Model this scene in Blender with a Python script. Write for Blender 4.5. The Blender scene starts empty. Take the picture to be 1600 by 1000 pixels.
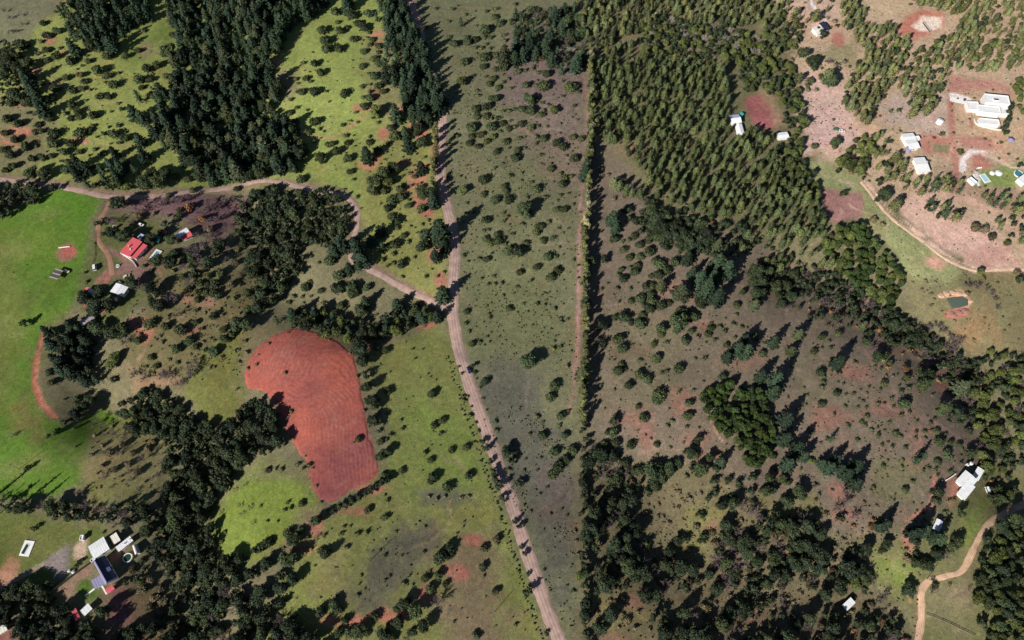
import bpy, bmesh, math, random
import numpy as np
from mathutils import Vector, Matrix

# ------------------------------------------------------------------ camera, sky, sun, exposure
SC = bpy.context.scene
COL = SC.collection
CAM_H, TILT, FPX = 420.0, math.radians(28.0), 1142.0
cam_data = bpy.data.cameras.new('camera')
cam = bpy.data.objects.new('camera', cam_data); COL.objects.link(cam)
cam.location = (0, 0, CAM_H); cam.rotation_euler = (TILT, 0, 0)
cam_data.sensor_fit = 'HORIZONTAL'; cam_data.angle = 2 * math.atan(800.0 / FPX)
cam_data.clip_start = 1.0; cam_data.clip_end = 20000.0
SC.camera = cam

SUN_EL, SUN_AZ = math.radians(31.5), math.radians(42.0)      # shadows fall towards +Y rotated 41 deg to +X
world = bpy.data.worlds.new('World'); SC.world = world; world.use_nodes = True
wn = world.node_tree.nodes; wl = world.node_tree.links
bg = wn['Background']; sky = wn.new('ShaderNodeTexSky')
sky.sky_type = 'NISHITA'; sky.sun_disc = False
sky.sun_elevation = SUN_EL; sky.sun_rotation = SUN_AZ + math.pi
sky.air_density = 0.7; sky.dust_density = 0.1; sky.altitude = 1200.0
wl.new(sky.outputs[0], bg.inputs[0]); bg.inputs[1].default_value = 0.056
sl = bpy.data.lights.new('sun', 'SUN'); sl.energy = 5.0; sl.angle = math.radians(0.53); sl.color = (1.0, 0.965, 0.915)
sun = bpy.data.objects.new('sun', sl); COL.objects.link(sun)
LDIR = Vector((math.sin(SUN_AZ) * math.cos(SUN_EL), math.cos(SUN_AZ) * math.cos(SUN_EL), -math.sin(SUN_EL)))
sun.rotation_euler = LDIR.to_track_quat('-Z', 'Y').to_euler(); sun.location = (-300, -300, 600)
SC.view_settings.view_transform = 'Standard'; SC.view_settings.look = 'None'
SC.view_settings.exposure = 0.38; SC.view_settings.gamma = 1.0; SC.view_settings.use_curve_mapping = False
SC.cycles.max_bounces = 4; SC.cycles.diffuse_bounces = 2; SC.cycles.glossy_bounces = 2
SC.cycles.transmission_bounces = 2; SC.cycles.transparent_max_bounces = 4

rng = np.random.default_rng(7)
random.seed(7)

# ------------------------------------------------------------------ noise
def _hash(ix, iy, seed):
    n = (ix * 374761393 + iy * 668265263 + seed * 974634777) & 0xffffffff
    n = ((n ^ (n >> 13)) * 1274126177) & 0xffffffff
    n = n ^ (n >> 16)
    return (n & 0xffff) / 32767.5 - 1.0
def vnoise(x, y, seed=0):
    ix = np.floor(x).astype(np.int64); iy = np.floor(y).astype(np.int64)
    fx = x - ix; fy = y - iy
    fx = fx * fx * (3 - 2 * fx); fy = fy * fy * (3 - 2 * fy)
    a = _hash(ix, iy, seed); b = _hash(ix + 1, iy, seed); c = _hash(ix, iy + 1, seed); d = _hash(ix + 1, iy + 1, seed)
    return (a + (b - a) * fx) * (1 - fy) + (c + (d - c) * fx) * fy
def fbm(x, y, scale, seed=0, octv=4):
    x = np.asarray(x, float) / scale; y = np.asarray(y, float) / scale
    s = 0; amp = 1; tot = 0
    for k in range(octv):
        s = s + amp * vnoise(x + 17.3 * k, y - 9.1 * k, seed + k); tot += amp; amp *= 0.5; x = x * 2.03; y = y * 2.03
    return s / tot

# ------------------------------------------------------------------ survey: photo pixel -> map position
CT, ST = math.cos(TILT), math.sin(TILT)
def flat(px, py, z=0.0):
    px = np.asarray(px, float); py = np.asarray(py, float)
    u = (px - 800) / FPX; v = (500 - py) / FPX
    dx, dy, dz = u, ST + v * CT, -CT + v * ST
    t = (z - CAM_H) / dz
    return dx * t, dy * t
def mpp(py):
    v = (500 - py) / FPX
    return CAM_H / (CT - v * ST) / FPX
def seg_dist(x, y, line):
    best = np.full(np.shape(x), 1e18)
    for (ax, ay), (bx, by) in zip(line[:-1], line[1:]):
        ex, ey = bx - ax, by - ay; L = ex * ex + ey * ey + 1e-9
        t = np.clip(((x - ax) * ex + (y - ay) * ey) / L, 0, 1)
        best = np.minimum(best, (x - ax - t * ex) ** 2 + (y - ay - t * ey) ** 2)
    return np.sqrt(best)
def inside(x, y, poly):
    r = np.zeros(np.shape(x), bool); n = len(poly)
    for i in range(n):
        ax, ay = poly[i]; bx, by = poly[(i + 1) % n]
        if ay == by: continue
        c = ((ay > y) != (by > y)) & (x < (bx - ax) * (y - ay) / (by - ay) + ax)
        r ^= c
    return r
def wpoly(pts, z=0.0):
    return [tuple(float(q) for q in flat(p[0], p[1], z)) for p in pts]

GULLIES = [([(165,640),(215,640),(270,700),(300,780),(285,860),(290,940),(310,1010)], 9, 26),
           ([(120,530),(130,570),(150,640)], 4, 18),
           ([(1230,430),(1320,455),(1420,510),(1500,560),(1560,650),(1590,740)], 10, 30),
           ([(980,760),(1040,850),(1130,910),(1250,930),(1400,960)], 7, 30),
           ([(360,320),(410,380),(430,450),(470,490),(560,515),(640,490)], 6, 20),
           ([(390,640),(440,690),(400,740),(350,780)], 4, 20),
           ([(300,20),(340,120),(380,200),(360,260)], 6, 30)]
GULLIES = [(wpoly(l), d, w) for l, d, w in GULLIES]
BUMPS = [((480,640), 7, 52), ((60,420), 7, 80), ((520,130), 6, 80), ((1100,600), 6, 90), ((800,250), 5, 90), ((1050,180), 5, 90),
         ((160,120), 7, 70), ((620,900), 4, 60), ((1480,180), 5, 80), ((420,800), 4, 40), ((560,360), 4, 40)]
BUMPS = [(flat(*p), h, w) for p, h, w in BUMPS]
def height(x, y):
    x = np.asarray(x, float); y = np.asarray(y, float)
    z = 6.0 * fbm(x, y, 190, 3, 3) + 1.3 * fbm(x, y, 42, 11, 3)
    for (bx, by), h, w in BUMPS:
        z = z + h * np.exp(-((x - bx) ** 2 + (y - by) ** 2) / (2 * w * w))
    for l, d, w in GULLIES:
        z = z - d * np.exp(-(seg_dist(x, y, l) / w) ** 2)
    return z
def at(px, py, h=0.0):
    z = 0.0
    for _ in range(7):
        x, y = flat(px, py, z + h); z = float(height(x, y))
    return Vector((float(x), float(y), z))

# ------------------------------------------------------------------ materials
def lin(c):
    c = np.asarray(c, float) / 255.0
    return np.where(c <= 0.04045, c / 12.92, ((c + 0.055) / 1.055) ** 2.4)
KLIGHT = 1.03                                    # what a level sunlit white card reads in the picture
def alb(rgb): return tuple(float(v) for v in np.clip(lin(rgb) / KLIGHT, 0.004, 0.82))
MATS = {}
def new_mat(name):
    m = bpy.data.materials.new(name); m.use_nodes = True
    nt = m.node_tree; b = nt.nodes['Principled BSDF']
    return m, nt, b
def link(nt, a, b): nt.links.new(a, b)
def mixc(nt, mode, fac, a, b):
    n = nt.nodes.new('ShaderNodeMix'); n.data_type = 'RGBA'; n.blend_type = mode
    for sock, v in ((n.inputs[0], fac), (n.inputs[6], a), (n.inputs[7], b)):
        if isinstance(v, bpy.types.NodeSocket): link(nt, v, sock)
        elif isinstance(v, (int, float)): sock.default_value = v
        else: sock.default_value = (*v[:3], 1)
    return n.outputs[2]
def ramp(nt, val, lo, hi, a=0.0, b=1.0):
    n = nt.nodes.new('ShaderNodeMapRange'); link(nt, val, n.inputs[0])
    n.inputs[1].default_value = lo; n.inputs[2].default_value = hi; n.inputs[3].default_value = a; n.inputs[4].default_value = b
    return n.outputs[0]
def noise(nt, vec, scale, detail=4, rough=0.6):
    n = nt.nodes.new('ShaderNodeTexNoise'); n.inputs['Scale'].default_value = scale
    n.inputs['Detail'].default_value = detail; n.inputs['Roughness'].default_value = rough
    link(nt, vec, n.inputs['Vector']); return n.outputs[0]
def grey(nt, val):
    c = nt.nodes.new('ShaderNodeCombineColor')
    for i in range(3): link(nt, val, c.inputs[i])
    return c.outputs[0]
def foliage(name, col, dark=0.55, light=1.45, warm=(1.16, 1.03, 0.8), trans=0.08):
    if name in MATS: return MATS[name]
    m, nt, b = new_mat(name)
    oi = nt.nodes.new('ShaderNodeObjectInfo'); ge = nt.nodes.new('ShaderNodeNewGeometry')
    r1 = ramp(nt, ge.outputs['Random Per Island'], 0, 1, dark, light)
    r2 = ramp(nt, oi.outputs['Random'], 0, 1, 0.58, 1.42)
    mul = nt.nodes.new('ShaderNodeMath'); mul.operation = 'MULTIPLY'; link(nt, r1, mul.inputs[0]); link(nt, r2, mul.inputs[1])
    tc = nt.nodes.new('ShaderNodeTexCoord')
    hue = noise(nt, ge.outputs['Position'], 0.13, 2)
    rr = nt.nodes.new('ShaderNodeMath'); rr.operation = 'MULTIPLY_ADD'; link(nt, oi.outputs['Random'], rr.inputs[0]); rr.inputs[1].default_value = 7.31; rr.inputs[2].default_value = 0.0
    fr = nt.nodes.new('ShaderNodeMath'); fr.operation = 'FRACT'; link(nt, rr.outputs[0], fr.inputs[0])
    ad = nt.nodes.new('ShaderNodeMath'); ad.operation = 'MULTIPLY_ADD'; link(nt, fr.outputs[0], ad.inputs[0]); ad.inputs[1].default_value = 0.3; link(nt, hue, ad.inputs[2])
    wf = ramp(nt, ad.outputs[0], 0.5, 0.9, 0.0, 1.0)
    c = mixc(nt, 'MIX', wf, col, tuple(x * y for x, y in zip(col, warm)))
    c = mixc(nt, 'MULTIPLY', 1.0, c, grey(nt, mul.outputs[0]))
    link(nt, c, b.inputs['Base Color']); b.inputs['Roughness'].default_value = 0.75
    b.inputs['Specular IOR Level'].default_value = 0.25
    tr = nt.nodes.new('ShaderNodeBsdfTranslucent'); link(nt, c, tr.inputs[0])
    ms = nt.nodes.new('ShaderNodeMixShader'); ms.inputs[0].default_value = trans
    link(nt, b.outputs[0], ms.inputs[1]); link(nt, tr.outputs[0], ms.inputs[2])
    link(nt, ms.outputs[0], nt.nodes['Material Output'].inputs[0])
    MATS[name] = m; return m
def plain(name, col, rough=0.8, var=0.25, scale=0.8, spec=0.3, metal=0.0, bump=0.0, wave=None):
    if name in MATS: return MATS[name]
    m, nt, b = new_mat(name)
    tc = nt.nodes.new('ShaderNodeTexCoord')
    n = noise(nt, tc.outputs['Object'], scale, 6)
    f = ramp(nt, n, 0.25, 0.75, 1 - var, 1 + var * 0.6)
    c = mixc(nt, 'MULTIPLY', 1.0, col, grey(nt, f))
    if wave:                                                     # rust / dirt streaks on sheet roofs
        st = noise(nt, tc.outputs['Object'], scale * 3.1, 3)
        c = mixc(nt, 'MIX', ramp(nt, st, 0.58, 0.72, 0, 0.45), c, wave)
    link(nt, c, b.inputs['Base Color']); b.inputs['Roughness'].default_value = rough
    b.inputs['Specular IOR Level'].default_value = spec; b.inputs['Metallic'].default_value = metal
    if bump:
        bp = nt.nodes.new('ShaderNodeBump'); bp.inputs['Strength'].default_value = bump
        link(nt, n, bp.inputs['Height']); link(nt, bp.outputs[0], b.inputs['Normal'])
    MATS[name] = m; return m

def mesh_obj(name, verts, faces, mat, parent=None, link_it=True, smooth=False):
    me = bpy.data.meshes.new(name); me.from_pydata([tuple(v) for v in verts], [], [tuple(f) for f in faces]); me.update()
    if mat: me.materials.append(mat)
    if smooth: me.polygons.foreach_set('use_smooth', [True] * len(me.polygons))
    o = bpy.data.objects.new(name, me)
    if link_it: COL.objects.link(o)
    if parent: o.parent = parent
    return o
def np_mesh(name, V, Q, mats, midx=None):
    """V (n,3) float, Q (m,4) quads -> mesh"""
    me = bpy.data.meshes.new(name)
    me.vertices.add(len(V)); me.vertices.foreach_set('co', np.ascontiguousarray(V, np.float32).ravel())
    k = Q.shape[1]
    me.loops.add(Q.size); me.loops.foreach_set('vertex_index', np.ascontiguousarray(Q, np.int32).ravel())
    me.polygons.add(len(Q)); me.polygons.foreach_set('loop_start', np.arange(0, Q.size, k, dtype=np.int32))
    me.polygons.foreach_set('loop_total', np.full(len(Q), k, np.int32))
    for m in mats: me.materials.append(m)
    if midx is not None: me.polygons.foreach_set('material_index', np.asarray(midx, np.int32))
    me.update(calc_edges=True); return me
def tag(o, label, cat=None, group=None, kind=None):
    if label: o['label'] = label
    if cat: o['category'] = cat
    if group: o['group'] = group
    if kind: o['kind'] = kind
    return o
def empty(name, loc, rz=0.0):
    o = bpy.data.objects.new(name, None); COL.objects.link(o); o.location = loc; o.rotation_euler = (0, 0, rz)
    o.empty_display_size = 1.0
    return o
# ------------------------------------------------------------------ land cover (colours of grass, soil, stubble by parcel; light painted in upper right)
LAND = []
def P(rgb, fe, pts, op=1.0): LAND.append(('P', rgb, fe, wpoly(pts), op))
def L(rgb, w, pts, op=1.0, fe=1.2): LAND.append(('L', rgb, w, wpoly(pts), op, fe))
def E(rgb, px, py, rx, ry, op=1.0, fe=3.0):
    pts = [(px + rx * math.cos(a) * (1 + 0.12 * math.sin(3 * a + px)), py + ry * math.sin(a) * (1 + 0.12 * math.cos(2 * a + py))) for a in np.linspace(0, 2 * math.pi, 14)[:-1]]
    LAND.append(('P', rgb, fe, wpoly(pts), op))
GRASS, LUSH, OLIVE, DRY, MAUVE = (136,142,74), (98,134,44), (116,114,70), (124,112,88), (124,106,94)
REDSOIL, PALE, PINK, SCRUB = (158,104,84), (206,164,136), (170,132,116), (92,86,72)
# upper left hillside
P((118,116,84), 5, [(-200,-150),(110,-150),(100,20),(40,75),(-200,95)])
P(GRASS, 6, [(-200,95),(40,75),(100,15),(120,-150),(620,-150),(620,60),(640,200),(560,300),(440,284),(330,297),(190,300),(120,292),(60,282),(-200,270)])
P((140,150,76), 8, [(430,120),(520,10),(600,-20),(600,90),(575,190),(520,240),(500,300),(560,330),(590,400),(580,300),(470,250)])
P((120,108,82), 8, [(-60,150),(60,160),(100,210),(60,275),(-60,270)], 0.7)
P((126,104,88), 7, [(430,120),(470,115),(470,150),(450,160)], 0.7)
P((128,116,84), 8, [(570,60),(620,50),(640,170),(600,200),(575,160)], 0.6)
P(LUSH, 8, [(200,75),(240,55),(270,30),(255,90),(210,110)], 0.5)
P((140,112,92), 6, [(225,75),(250,68),(252,90),(230,94)], 0.7)
for q in [(45,128,16,6),(120,92,26,4),(85,70,12,9),(45,170,16,5),(92,142,13,5),(40,212,20,7),(60,120,12,9),(20,230,20,3),(130,225,16,4),(285,225,22,5),(295,190,12,10),(262,210,16,8),(430,105,10,8),(570,175,18,7),(585,155,10,9),(630,180,10,5),(620,35,6,9),(590,60,10,5),(594,75,8,6)]:
    E(REDSOIL if q[0] % 2 else (178,124,96), *q, op=0.85, fe=2.5)
L((184,140,104), 1.0, [(5,215),(18,230),(40,240)]); L((186,128,104), 1.2, [(120,219),(140,231)])
L((180,136,104), 1.0, [(450,213),(520,222),(570,190),(590,185)]); L((160,112,90), 1.2, [(605,180),(615,195),(625,215),(600,232)])
# between meadow and road
P((132,132,72), 6, [(560,300),(640,200),(688,170),(690,290),(708,370),(706,480),(620,445),(560,415),(590,380)])
for q in [(575,265,14,9),(655,290,14,18),(665,272,14,10),(655,325,12,14),(668,335,14,16),(630,262,10,6),(690,205,8,8),(600,215,10,10),(672,330,10,24),(655,210,14,16),(682,250,8,20),(590,250,8,5),(632,305,10,8),(690,395,10,8),(682,410,12,8),(690,445,8,12)]:
    E((188,124,98) if q[0] % 2 else (170,108,88), *q, op=0.85, fe=2.5)
# lush hillside field at the left edge
P(LUSH, 3, [(-200,340),(0,350),(92,301),(125,300),(166,318),(150,345),(148,400),(140,440),(128,470),(112,497),(74,522),(58,580),(62,630),(80,652),(110,660),(150,630),(175,640),(160,668),(140,690),(130,760),(60,782),(-200,790)])
P((104,122,46), 12, [(-200,360),(40,365),(110,370),(120,400),(60,420),(-200,430)], 0.7)
P((112,112,58), 10, [(-200,400),(30,380),(60,470),(40,560),(30,640),(-200,640)], 0.6)
P((128,106,66), 7, [(20,640),(45,620),(75,655),(60,690),(25,680)], 0.6)
for q in [(30,400,26,16),(80,470,24,14),(20,520,22,18),(60,560,20,14),(40,610,24,12),(110,700,18,12),(60,720,24,14),(20,740,18,12),(90,340,22,10),(120,440,16,16),(40,350,22,8),(100,500,14,10)]: E((122,128,66) if q[0] % 40 else (90,118,44), *q, op=0.6, fe=6)
P((84,132,30), 10, [(100,310),(140,310),(145,340),(100,350)], 0.5)
P((106,120,44), 8, [(130,660),(170,650),(210,640),(240,680),(250,740),(220,780),(140,780)], 0.7)
P((142,130,86), 7, [(140,680),(200,665),(250,670),(255,740),(230,770),(170,765),(130,740)], 0.8)
L((176,106,82), 3.2, [(76,520),(64,560),(58,600),(66,630),(84,652)]); L((196,132,98), 1.6, [(78,515),(66,556),(61,600),(70,632),(90,655)])
E((150,112,86), 113, 404, 17, 15, 0.95, 1.0); E((176,98,82), 115, 402, 11, 9, 0.9, 2.0)
# farmyard and orchard
P((118,96,84), 5, [(190,312),(270,302),(400,300),(370,360),(330,380),(290,345),(250,345),(205,338),(160,350)])
P((126,92,92), 6, [(215,318),(330,305),(370,320),(340,365),(290,345),(230,340)], 0.6)
P((100,104,58), 5, [(150,350),(200,340),(250,350),(260,400),(240,480),(150,520),(130,480),(140,440)])
P((134,104,88), 2.5, [(172,392),(190,402),(216,420),(250,410),(262,425),(240,450),(205,445),(186,441),(176,446),(176,415)])
P((140,112,94), 1.5, [(212,408),(240,384),(247,392),(224,416)])
L((150,112,92), 3.4, [(160,448),(172,434),(180,430)]); L((160,104,86), 4.0, [(176,440),(168,455),(150,470),(140,480)])
L((150,100,84), 3.0, [(190,470),(170,488),(150,500),(130,515)])
E((84,100,48), 186, 419, 9, 9, 1.0, 1.0)
P((112,104,66), 6, [(240,430),(330,420),(400,440),(420,500),(390,530),(330,600),(290,600),(200,600),(190,540),(240,480)])
E((178,112,86), 228, 520, 14, 20, 0.9, 3); E((164,104,84), 215, 508, 8, 8, 0.9, 2); E((168,112,90), 305, 520, 20, 8, 0.7, 3); E((158,120,94), 315, 475, 26, 10, 0.7, 3)
P((142,116,86), 3, [(200,590),(285,590),(282,600),(205,604)], 0.8)
# stream side pasture
P((112,114,58), 3, [(300,580),(330,545),(380,515),(395,520),(388,560),(380,600),(385,625),(370,665),(330,665),(312,640),(290,620)])
P((120,108,72), 4, [(385,520),(430,505),(440,520),(410,540),(392,570),(388,600),(380,600)], 0.8)
# lower left green slope
P((116,130,54), 7, [(330,800),(360,760),(400,735),(450,730),(495,760),(505,790),(510,810),(470,830),(440,860),(400,880),(350,880),(330,860)])
P((116,108,76), 5, [(380,750),(440,725),(495,740),(495,765),(440,760)], 0.7)
P((122,106,78), 5, [(480,800),(520,795),(560,800),(530,850),(480,880),(455,860)], 0.8)
# pasture right of the ploughed field
P((120,122,66), 5, [(575,550),(620,535),(690,508),(716,560),(745,650),(775,750),(805,840),(850,985),(860,1150),(380,1150),(420,980),(450,900),(500,830),(530,800),(590,770),(600,700),(585,620)])
P((110,128,56), 12, [(650,620),(740,640),(770,760),(740,790),(640,770),(620,700)], 0.6)
P((120,132,58), 10, [(740,790),(790,810),(840,960),(790,900)], 0.6)
P((124,130,60), 8, [(455,880),(520,860),(560,900),(470,970)], 0.6)
P(SCRUB, 8, [(560,900),(620,840),(680,820),(700,850),(660,880),(650,910),(620,950),(560,955)], 0.8)
P((96,92,76), 6, [(665,770),(745,770),(745,790),(665,790)], 0.8)
P((126,106,82), 12, [(690,870),(760,830),(790,920),(800,1060),(680,1060)], 0.8)
P((128,108,84), 10, [(500,870),(540,860),(535,920),(505,930)], 0.5)
for q in [(548,805,26,5),(710,898,22,12),(668,932,14,10),(545,975,36,8),(500,830,8,12),(485,865,16,4),(575,770,26,5),(585,545,20,6),(740,845,12,8),(615,965,30,8),(660,510,22,8)]:
    E((184,118,92) if q[0] % 2 else (166,106,86), *q, op=0.85, fe=2.5)
P((116,108,84), 4, [(575,650),(600,640),(610,700),(598,740),(585,700)], 0.7)
# the long strip between road and hedge
P((113,112,78), 5, [(620,-150),(930,-150),(925,100),(910,300),(905,600),(905,1150),(900,1150),(850,985),(806,840),(775,750),(730,590),(714,500),(712,370),(698,300),(692,170),(660,40)])
P((124,106,94), 14, [(790,60),(920,100),(915,260),(840,240),(780,160)], 0.85)
P((130,108,94), 8, [(820,240),(910,230),(910,330),(860,300)], 0.5)
P((112,114,74), 12, [(740,380),(860,420),(880,560),(760,560),(720,460)], 0.6)
P((92,90,74), 10, [(735,590),(830,570),(860,680),(900,760),(900,960),(870,960),(800,780)], 0.85)
P((106,94,82), 10, [(840,740),(905,700),(900,850),(860,860)], 0.6)
L((156,122,104), 3.2, [(908,280),(906,340),(905,400),(903,470),(902,540),(897,600),(888,650)], 0.8, 2.0)
L((178,138,124), 0.9, [(905,300),(904,400),(902,480),(900,560)], 0.8)
L((150,120,98), 3.0, [(914,110),(916,200),(912,280)], 0.6)
# block right of the hedge
P((120,107,85), 6, [(918,230),(960,240),(1010,330),(1160,380),(1230,400),(1420,500),(1540,600),(1545,720),(1440,830),(1330,850),(1090,740),(920,720)])
P((118,110,80), 10, [(930,480),(1010,460),(1080,540),(1060,620),(960,640)], 0.6)
P((116,112,78), 12, [(1230,560),(1300,570),(1330,640),(1250,640)], 0.5)
P((118,116,74), 10, [(1350,730),(1430,720),(1420,790),(1370,800)], 0.6)
for q in [(990,660,28,14),(1060,640,16,22),(1085,695,22,12),(1110,720,26,14),(1155,570,34,9),(1320,590,34,9),(1290,660,26,20),(1425,685,18,12),(1425,710,8,18),(1370,645,26,8),(1330,590,20,12),(1390,540,16,12),(1480,600,12,24),(1040,460,18,9),(1070,470,14,7),(975,60,12,6),(1218,735,18,14),(1090,520,8,8),(985,250,26,14),(1065,390,10,6),(1010,690,10,16)]:
    E((150,108,88) if q[0] % 2 else (156,102,84), *q, op=0.5, fe=5)
L((150,118,100), 1.4, [(1350,555),(1380,590),(1405,640),(1440,700)], 0.6); L((156,120,104), 2.4, [(1380,640),(1450,660),(1500,680),(1535,710)], 0.5)
L((196,150,120), 0.8, [(1105,660),(1120,690),(1140,705)], 0.9)
# upper right: clearings, drives and gardens; pale soil with hot-spot brightness painted in
P((186,160,126), 8, [(1140,-150),(1800,-150),(1800,430),(1520,425),(1350,290),(1255,250),(1245,110)])
P((206,172,152), 8, [(1245,120),(1310,130),(1325,190),(1345,215),(1310,240),(1255,245)])
P((196,166,138), 6, [(1200,-100),(1290,-100),(1310,30),(1270,60),(1230,20)], 0.8)
P((152,140,100), 6, [(1290,75),(1335,70),(1340,110),(1300,115),(1275,90)])
P((190,166,128), 6, [(1350,0),(1420,-10),(1415,20),(1380,40),(1360,45)])
P((188,124,98), 3, [(1392,55),(1415,30),(1440,20),(1470,22),(1475,42),(1450,60),(1420,72)])
P((236,214,184), 2.5, [(1425,48),(1435,32),(1452,30),(1470,30),(1465,48),(1448,56),(1432,54)])
E((176,120,98), 1308, 68, 10, 12, 0.9, 2)
P((186,164,140), 6, [(1390,150),(1470,150),(1480,210),(1440,215),(1410,205),(1370,200)])
P((186,136,114), 4, [(1480,125),(1560,130),(1580,150),(1530,150),(1480,145)])
P((196,164,128), 4, [(1486,150),(1520,155),(1520,195),(1565,205),(1570,235),(1490,230)])
P((184,130,108), 3, [(1435,212),(1480,222),(1485,245),(1440,245),(1430,232)]); P((132,134,92), 2, [(1452,230),(1480,232),(1480,242),(1455,240)])
P((184,132,110), 3, [(1492,215),(1540,218),(1560,232),(1500,235)])
L((188,134,110), 4.5, [(1482,145),(1483,200),(1491,260),(1493,300)]); L((178,122,102), 2.2, [(1514,165),(1515,200)])
L((238,226,208), 4.6, [(1484,154),(1510,160)]); L((234,220,204), 4.8, [(1501,270),(1503,252),(1515,240),(1536,243)])
P((178,122,100), 3, [(1512,248),(1530,244),(1552,262),(1545,268),(1515,272)])
P((132,144,78), 4, [(1515,272),(1560,262),(1600,250),(1600,290),(1540,298),(1515,295)])
L((226,216,196), 2.2, [(1522,272),(1529,290)]); L((216,186,160), 2.4, [(1536,243),(1560,252),(1580,262),(1600,262)])
L((238,232,220), 2.4, [(1262,-20),(1268,10),(1280,26),(1290,38)]); E((214,190,160), 1278, 48, 12, 8, 1.0, 2)
P((158,98,90), 3, [(1162,160),(1185,155),(1200,170),(1215,195),(1200,212),(1170,205),(1163,185)])
P((168,140,104), 4, [(1185,150),(1205,155),(1220,205),(1208,205)], 0.8)
# valley meadow at the right
P((148,150,98), 5, [(1255,255),(1330,270),(1350,290),(1390,340),(1500,425),(1480,460),(1420,440),(1390,400),(1340,355),(1280,330),(1268,290)])
P((164,122,108), 3, [(1272,302),(1345,305),(1342,345),(1300,358),(1288,350)])
P((212,174,148), 5, [(1420,300),(1450,310),(1520,350),(1560,370),(1580,400),(1575,418),(1520,420),(1450,375),(1400,340)])
P((186,140,120), 4, [(1500,395),(1575,380),(1578,410),(1530,415)], 0.6)
P((150,120,96), 4, [(1480,270),(1520,290),(1600,300),(1600,340),(1540,320),(1500,310)], 0.6)
P((128,120,80), 6, [(1410,440),(1480,450),(1530,425),(1800,425),(1800,560),(1560,545),(1500,530),(1440,490)])
P((146,118,80), 8, [(1490,495),(1540,480),(1560,520),(1530,540),(1500,525)], 0.8)
P((118,112,78), 5, [(1430,440),(1460,430),(1480,460),(1450,480)], 0.5)
E((206,156,128), 1460, 413, 14, 8, 0.9, 3)
L((222,184,156), 1.5, [(1347,287),(1365,309),(1385,334),(1410,356),(1440,377),(1470,402),(1500,417),(1525,425)]); L((222,184,156), 1.5, [(1352,288),(1369,309),(1390,334),(1415,354),(1445,375),(1475,399),(1503,413),(1530,420),(1600,420)])
L((176,146,118), 1.6, [(1345,345),(1365,370),(1400,400),(1450,430)], 0.5); L((206,160,136), 4, [(1430,300),(1490,310),(1550,330)], 0.6); L((206,160,136), 3, [(1500,300),(1560,345),(1600,360)], 0.6)
L((206,160,136), 4, [(1580,400),(1600,425)])
E((222,172,130), 1490, 460, 20, 6, 1.0, 2); E((188,114,98), 1496, 487, 18, 7, 1.0, 2); E((214,168,132), 1512, 470, 7, 7, 1.0, 2)
# lower right
P((118,116,72), 5, [(1330,850),(1440,830),(1540,740),(1700,700),(1800,1150),(1400,1150),(1430,960),(1370,910)])
P((118,130,58), 8, [(1370,870),(1430,880),(1420,920),(1380,910)], 0.8); P((124,138,62), 6, [(1500,800),(1550,780),(1530,830),(1505,860)], 0.7)
P((128,118,84), 8, [(1445,920),(1500,905),(1520,940),(1510,990),(1445,960)], 0.7)
P((176,120,94), 3, [(1405,840),(1412,820),(1424,855),(1420,865)]); L((186,124,96), 1.8, [(1470,770),(1455,790),(1412,815)]); L((190,136,110), 1.6, [(1460,745),(1453,780),(1450,800)])
P((178,122,96), 3, [(1478,790),(1486,752),(1497,755),(1492,775),(1484,795)])
L((180,130,96), 1.2, [(1434,908),(1428,940)]); L((160,124,98), 2.4, [(1585,800),(1570,825)],0.7)
P((130,106,88), 6, [(1500,860),(1530,870),(1520,950),(1505,970)], 0.5)
# wooded lower middle
P((112,102,72), 8, [(915,720),(1090,740),(1330,850),(1370,910),(1440,1010),(1440,1200),(905,1200),(905,800)])
P((120,116,66), 6, [(1080,800),(1130,790),(1110,860),(1060,870)], 0.8); P((124,112,72), 6, [(930,930),(990,940),(1010,970),(950,1000),(925,980)]); P((122,118,68), 6, [(1190,790),(1270,780),(1280,815),(1210,830)], 0.7)
for q in [(950,998,30,5),(985,940,16,10),(1320,805,24,10),(1300,770,16,10),(1110,825,12,8),(1180,960,14,9),(1240,870,10,9),(1150,870,10,7)]:
    E((158,110,90), *q, op=0.7, fe=3)
# lower left farm
P((98,106,50), 5, [(-200,795),(60,805),(140,818),(180,830),(150,880),(90,930),(-200,960)])
P((112,112,60), 5, [(30,830),(120,820),(130,850),(80,880),(30,880)], 0.7)
P((178,134,100), 3, [(20,870),(32,885),(35,905),(15,930),(-60,940),(0,905)])
P((140,126,116), 2.5, [(70,882),(95,862),(115,845),(118,870),(112,900),(95,910),(82,890)])
P((190,162,134), 1.5, [(116,858),(124,846),(139,845),(136,875),(118,876)])
L((150,132,112), 2.6, [(4,928),(25,911),(50,895),(72,883)])
P((144,116,92), 3, [(95,925),(140,885),(150,880),(148,900),(125,925),(110,940)]); P((170,120,92), 2, [(174,870),(195,862),(192,880),(182,884)])
P((84,112,42), 2, [(124,915),(146,905),(162,925),(158,938),(135,942),(126,930)])
P((120,98,74), 5, [(160,930),(220,930),(240,1000),(170,1000)], 0.8); P((140,88,88), 4, [(186,922),(206,918),(218,955),(205,972),(186,968)])
P((132,100,82), 3, [(40,955),(55,945),(20,975)], 0.8); E((150,100,84), 10, 1000, 18, 15, 0.9, 3)
P((112,100,66), 6, [(200,890),(270,930),(280,1000),(230,1000),(200,940)], 0.8)
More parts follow.
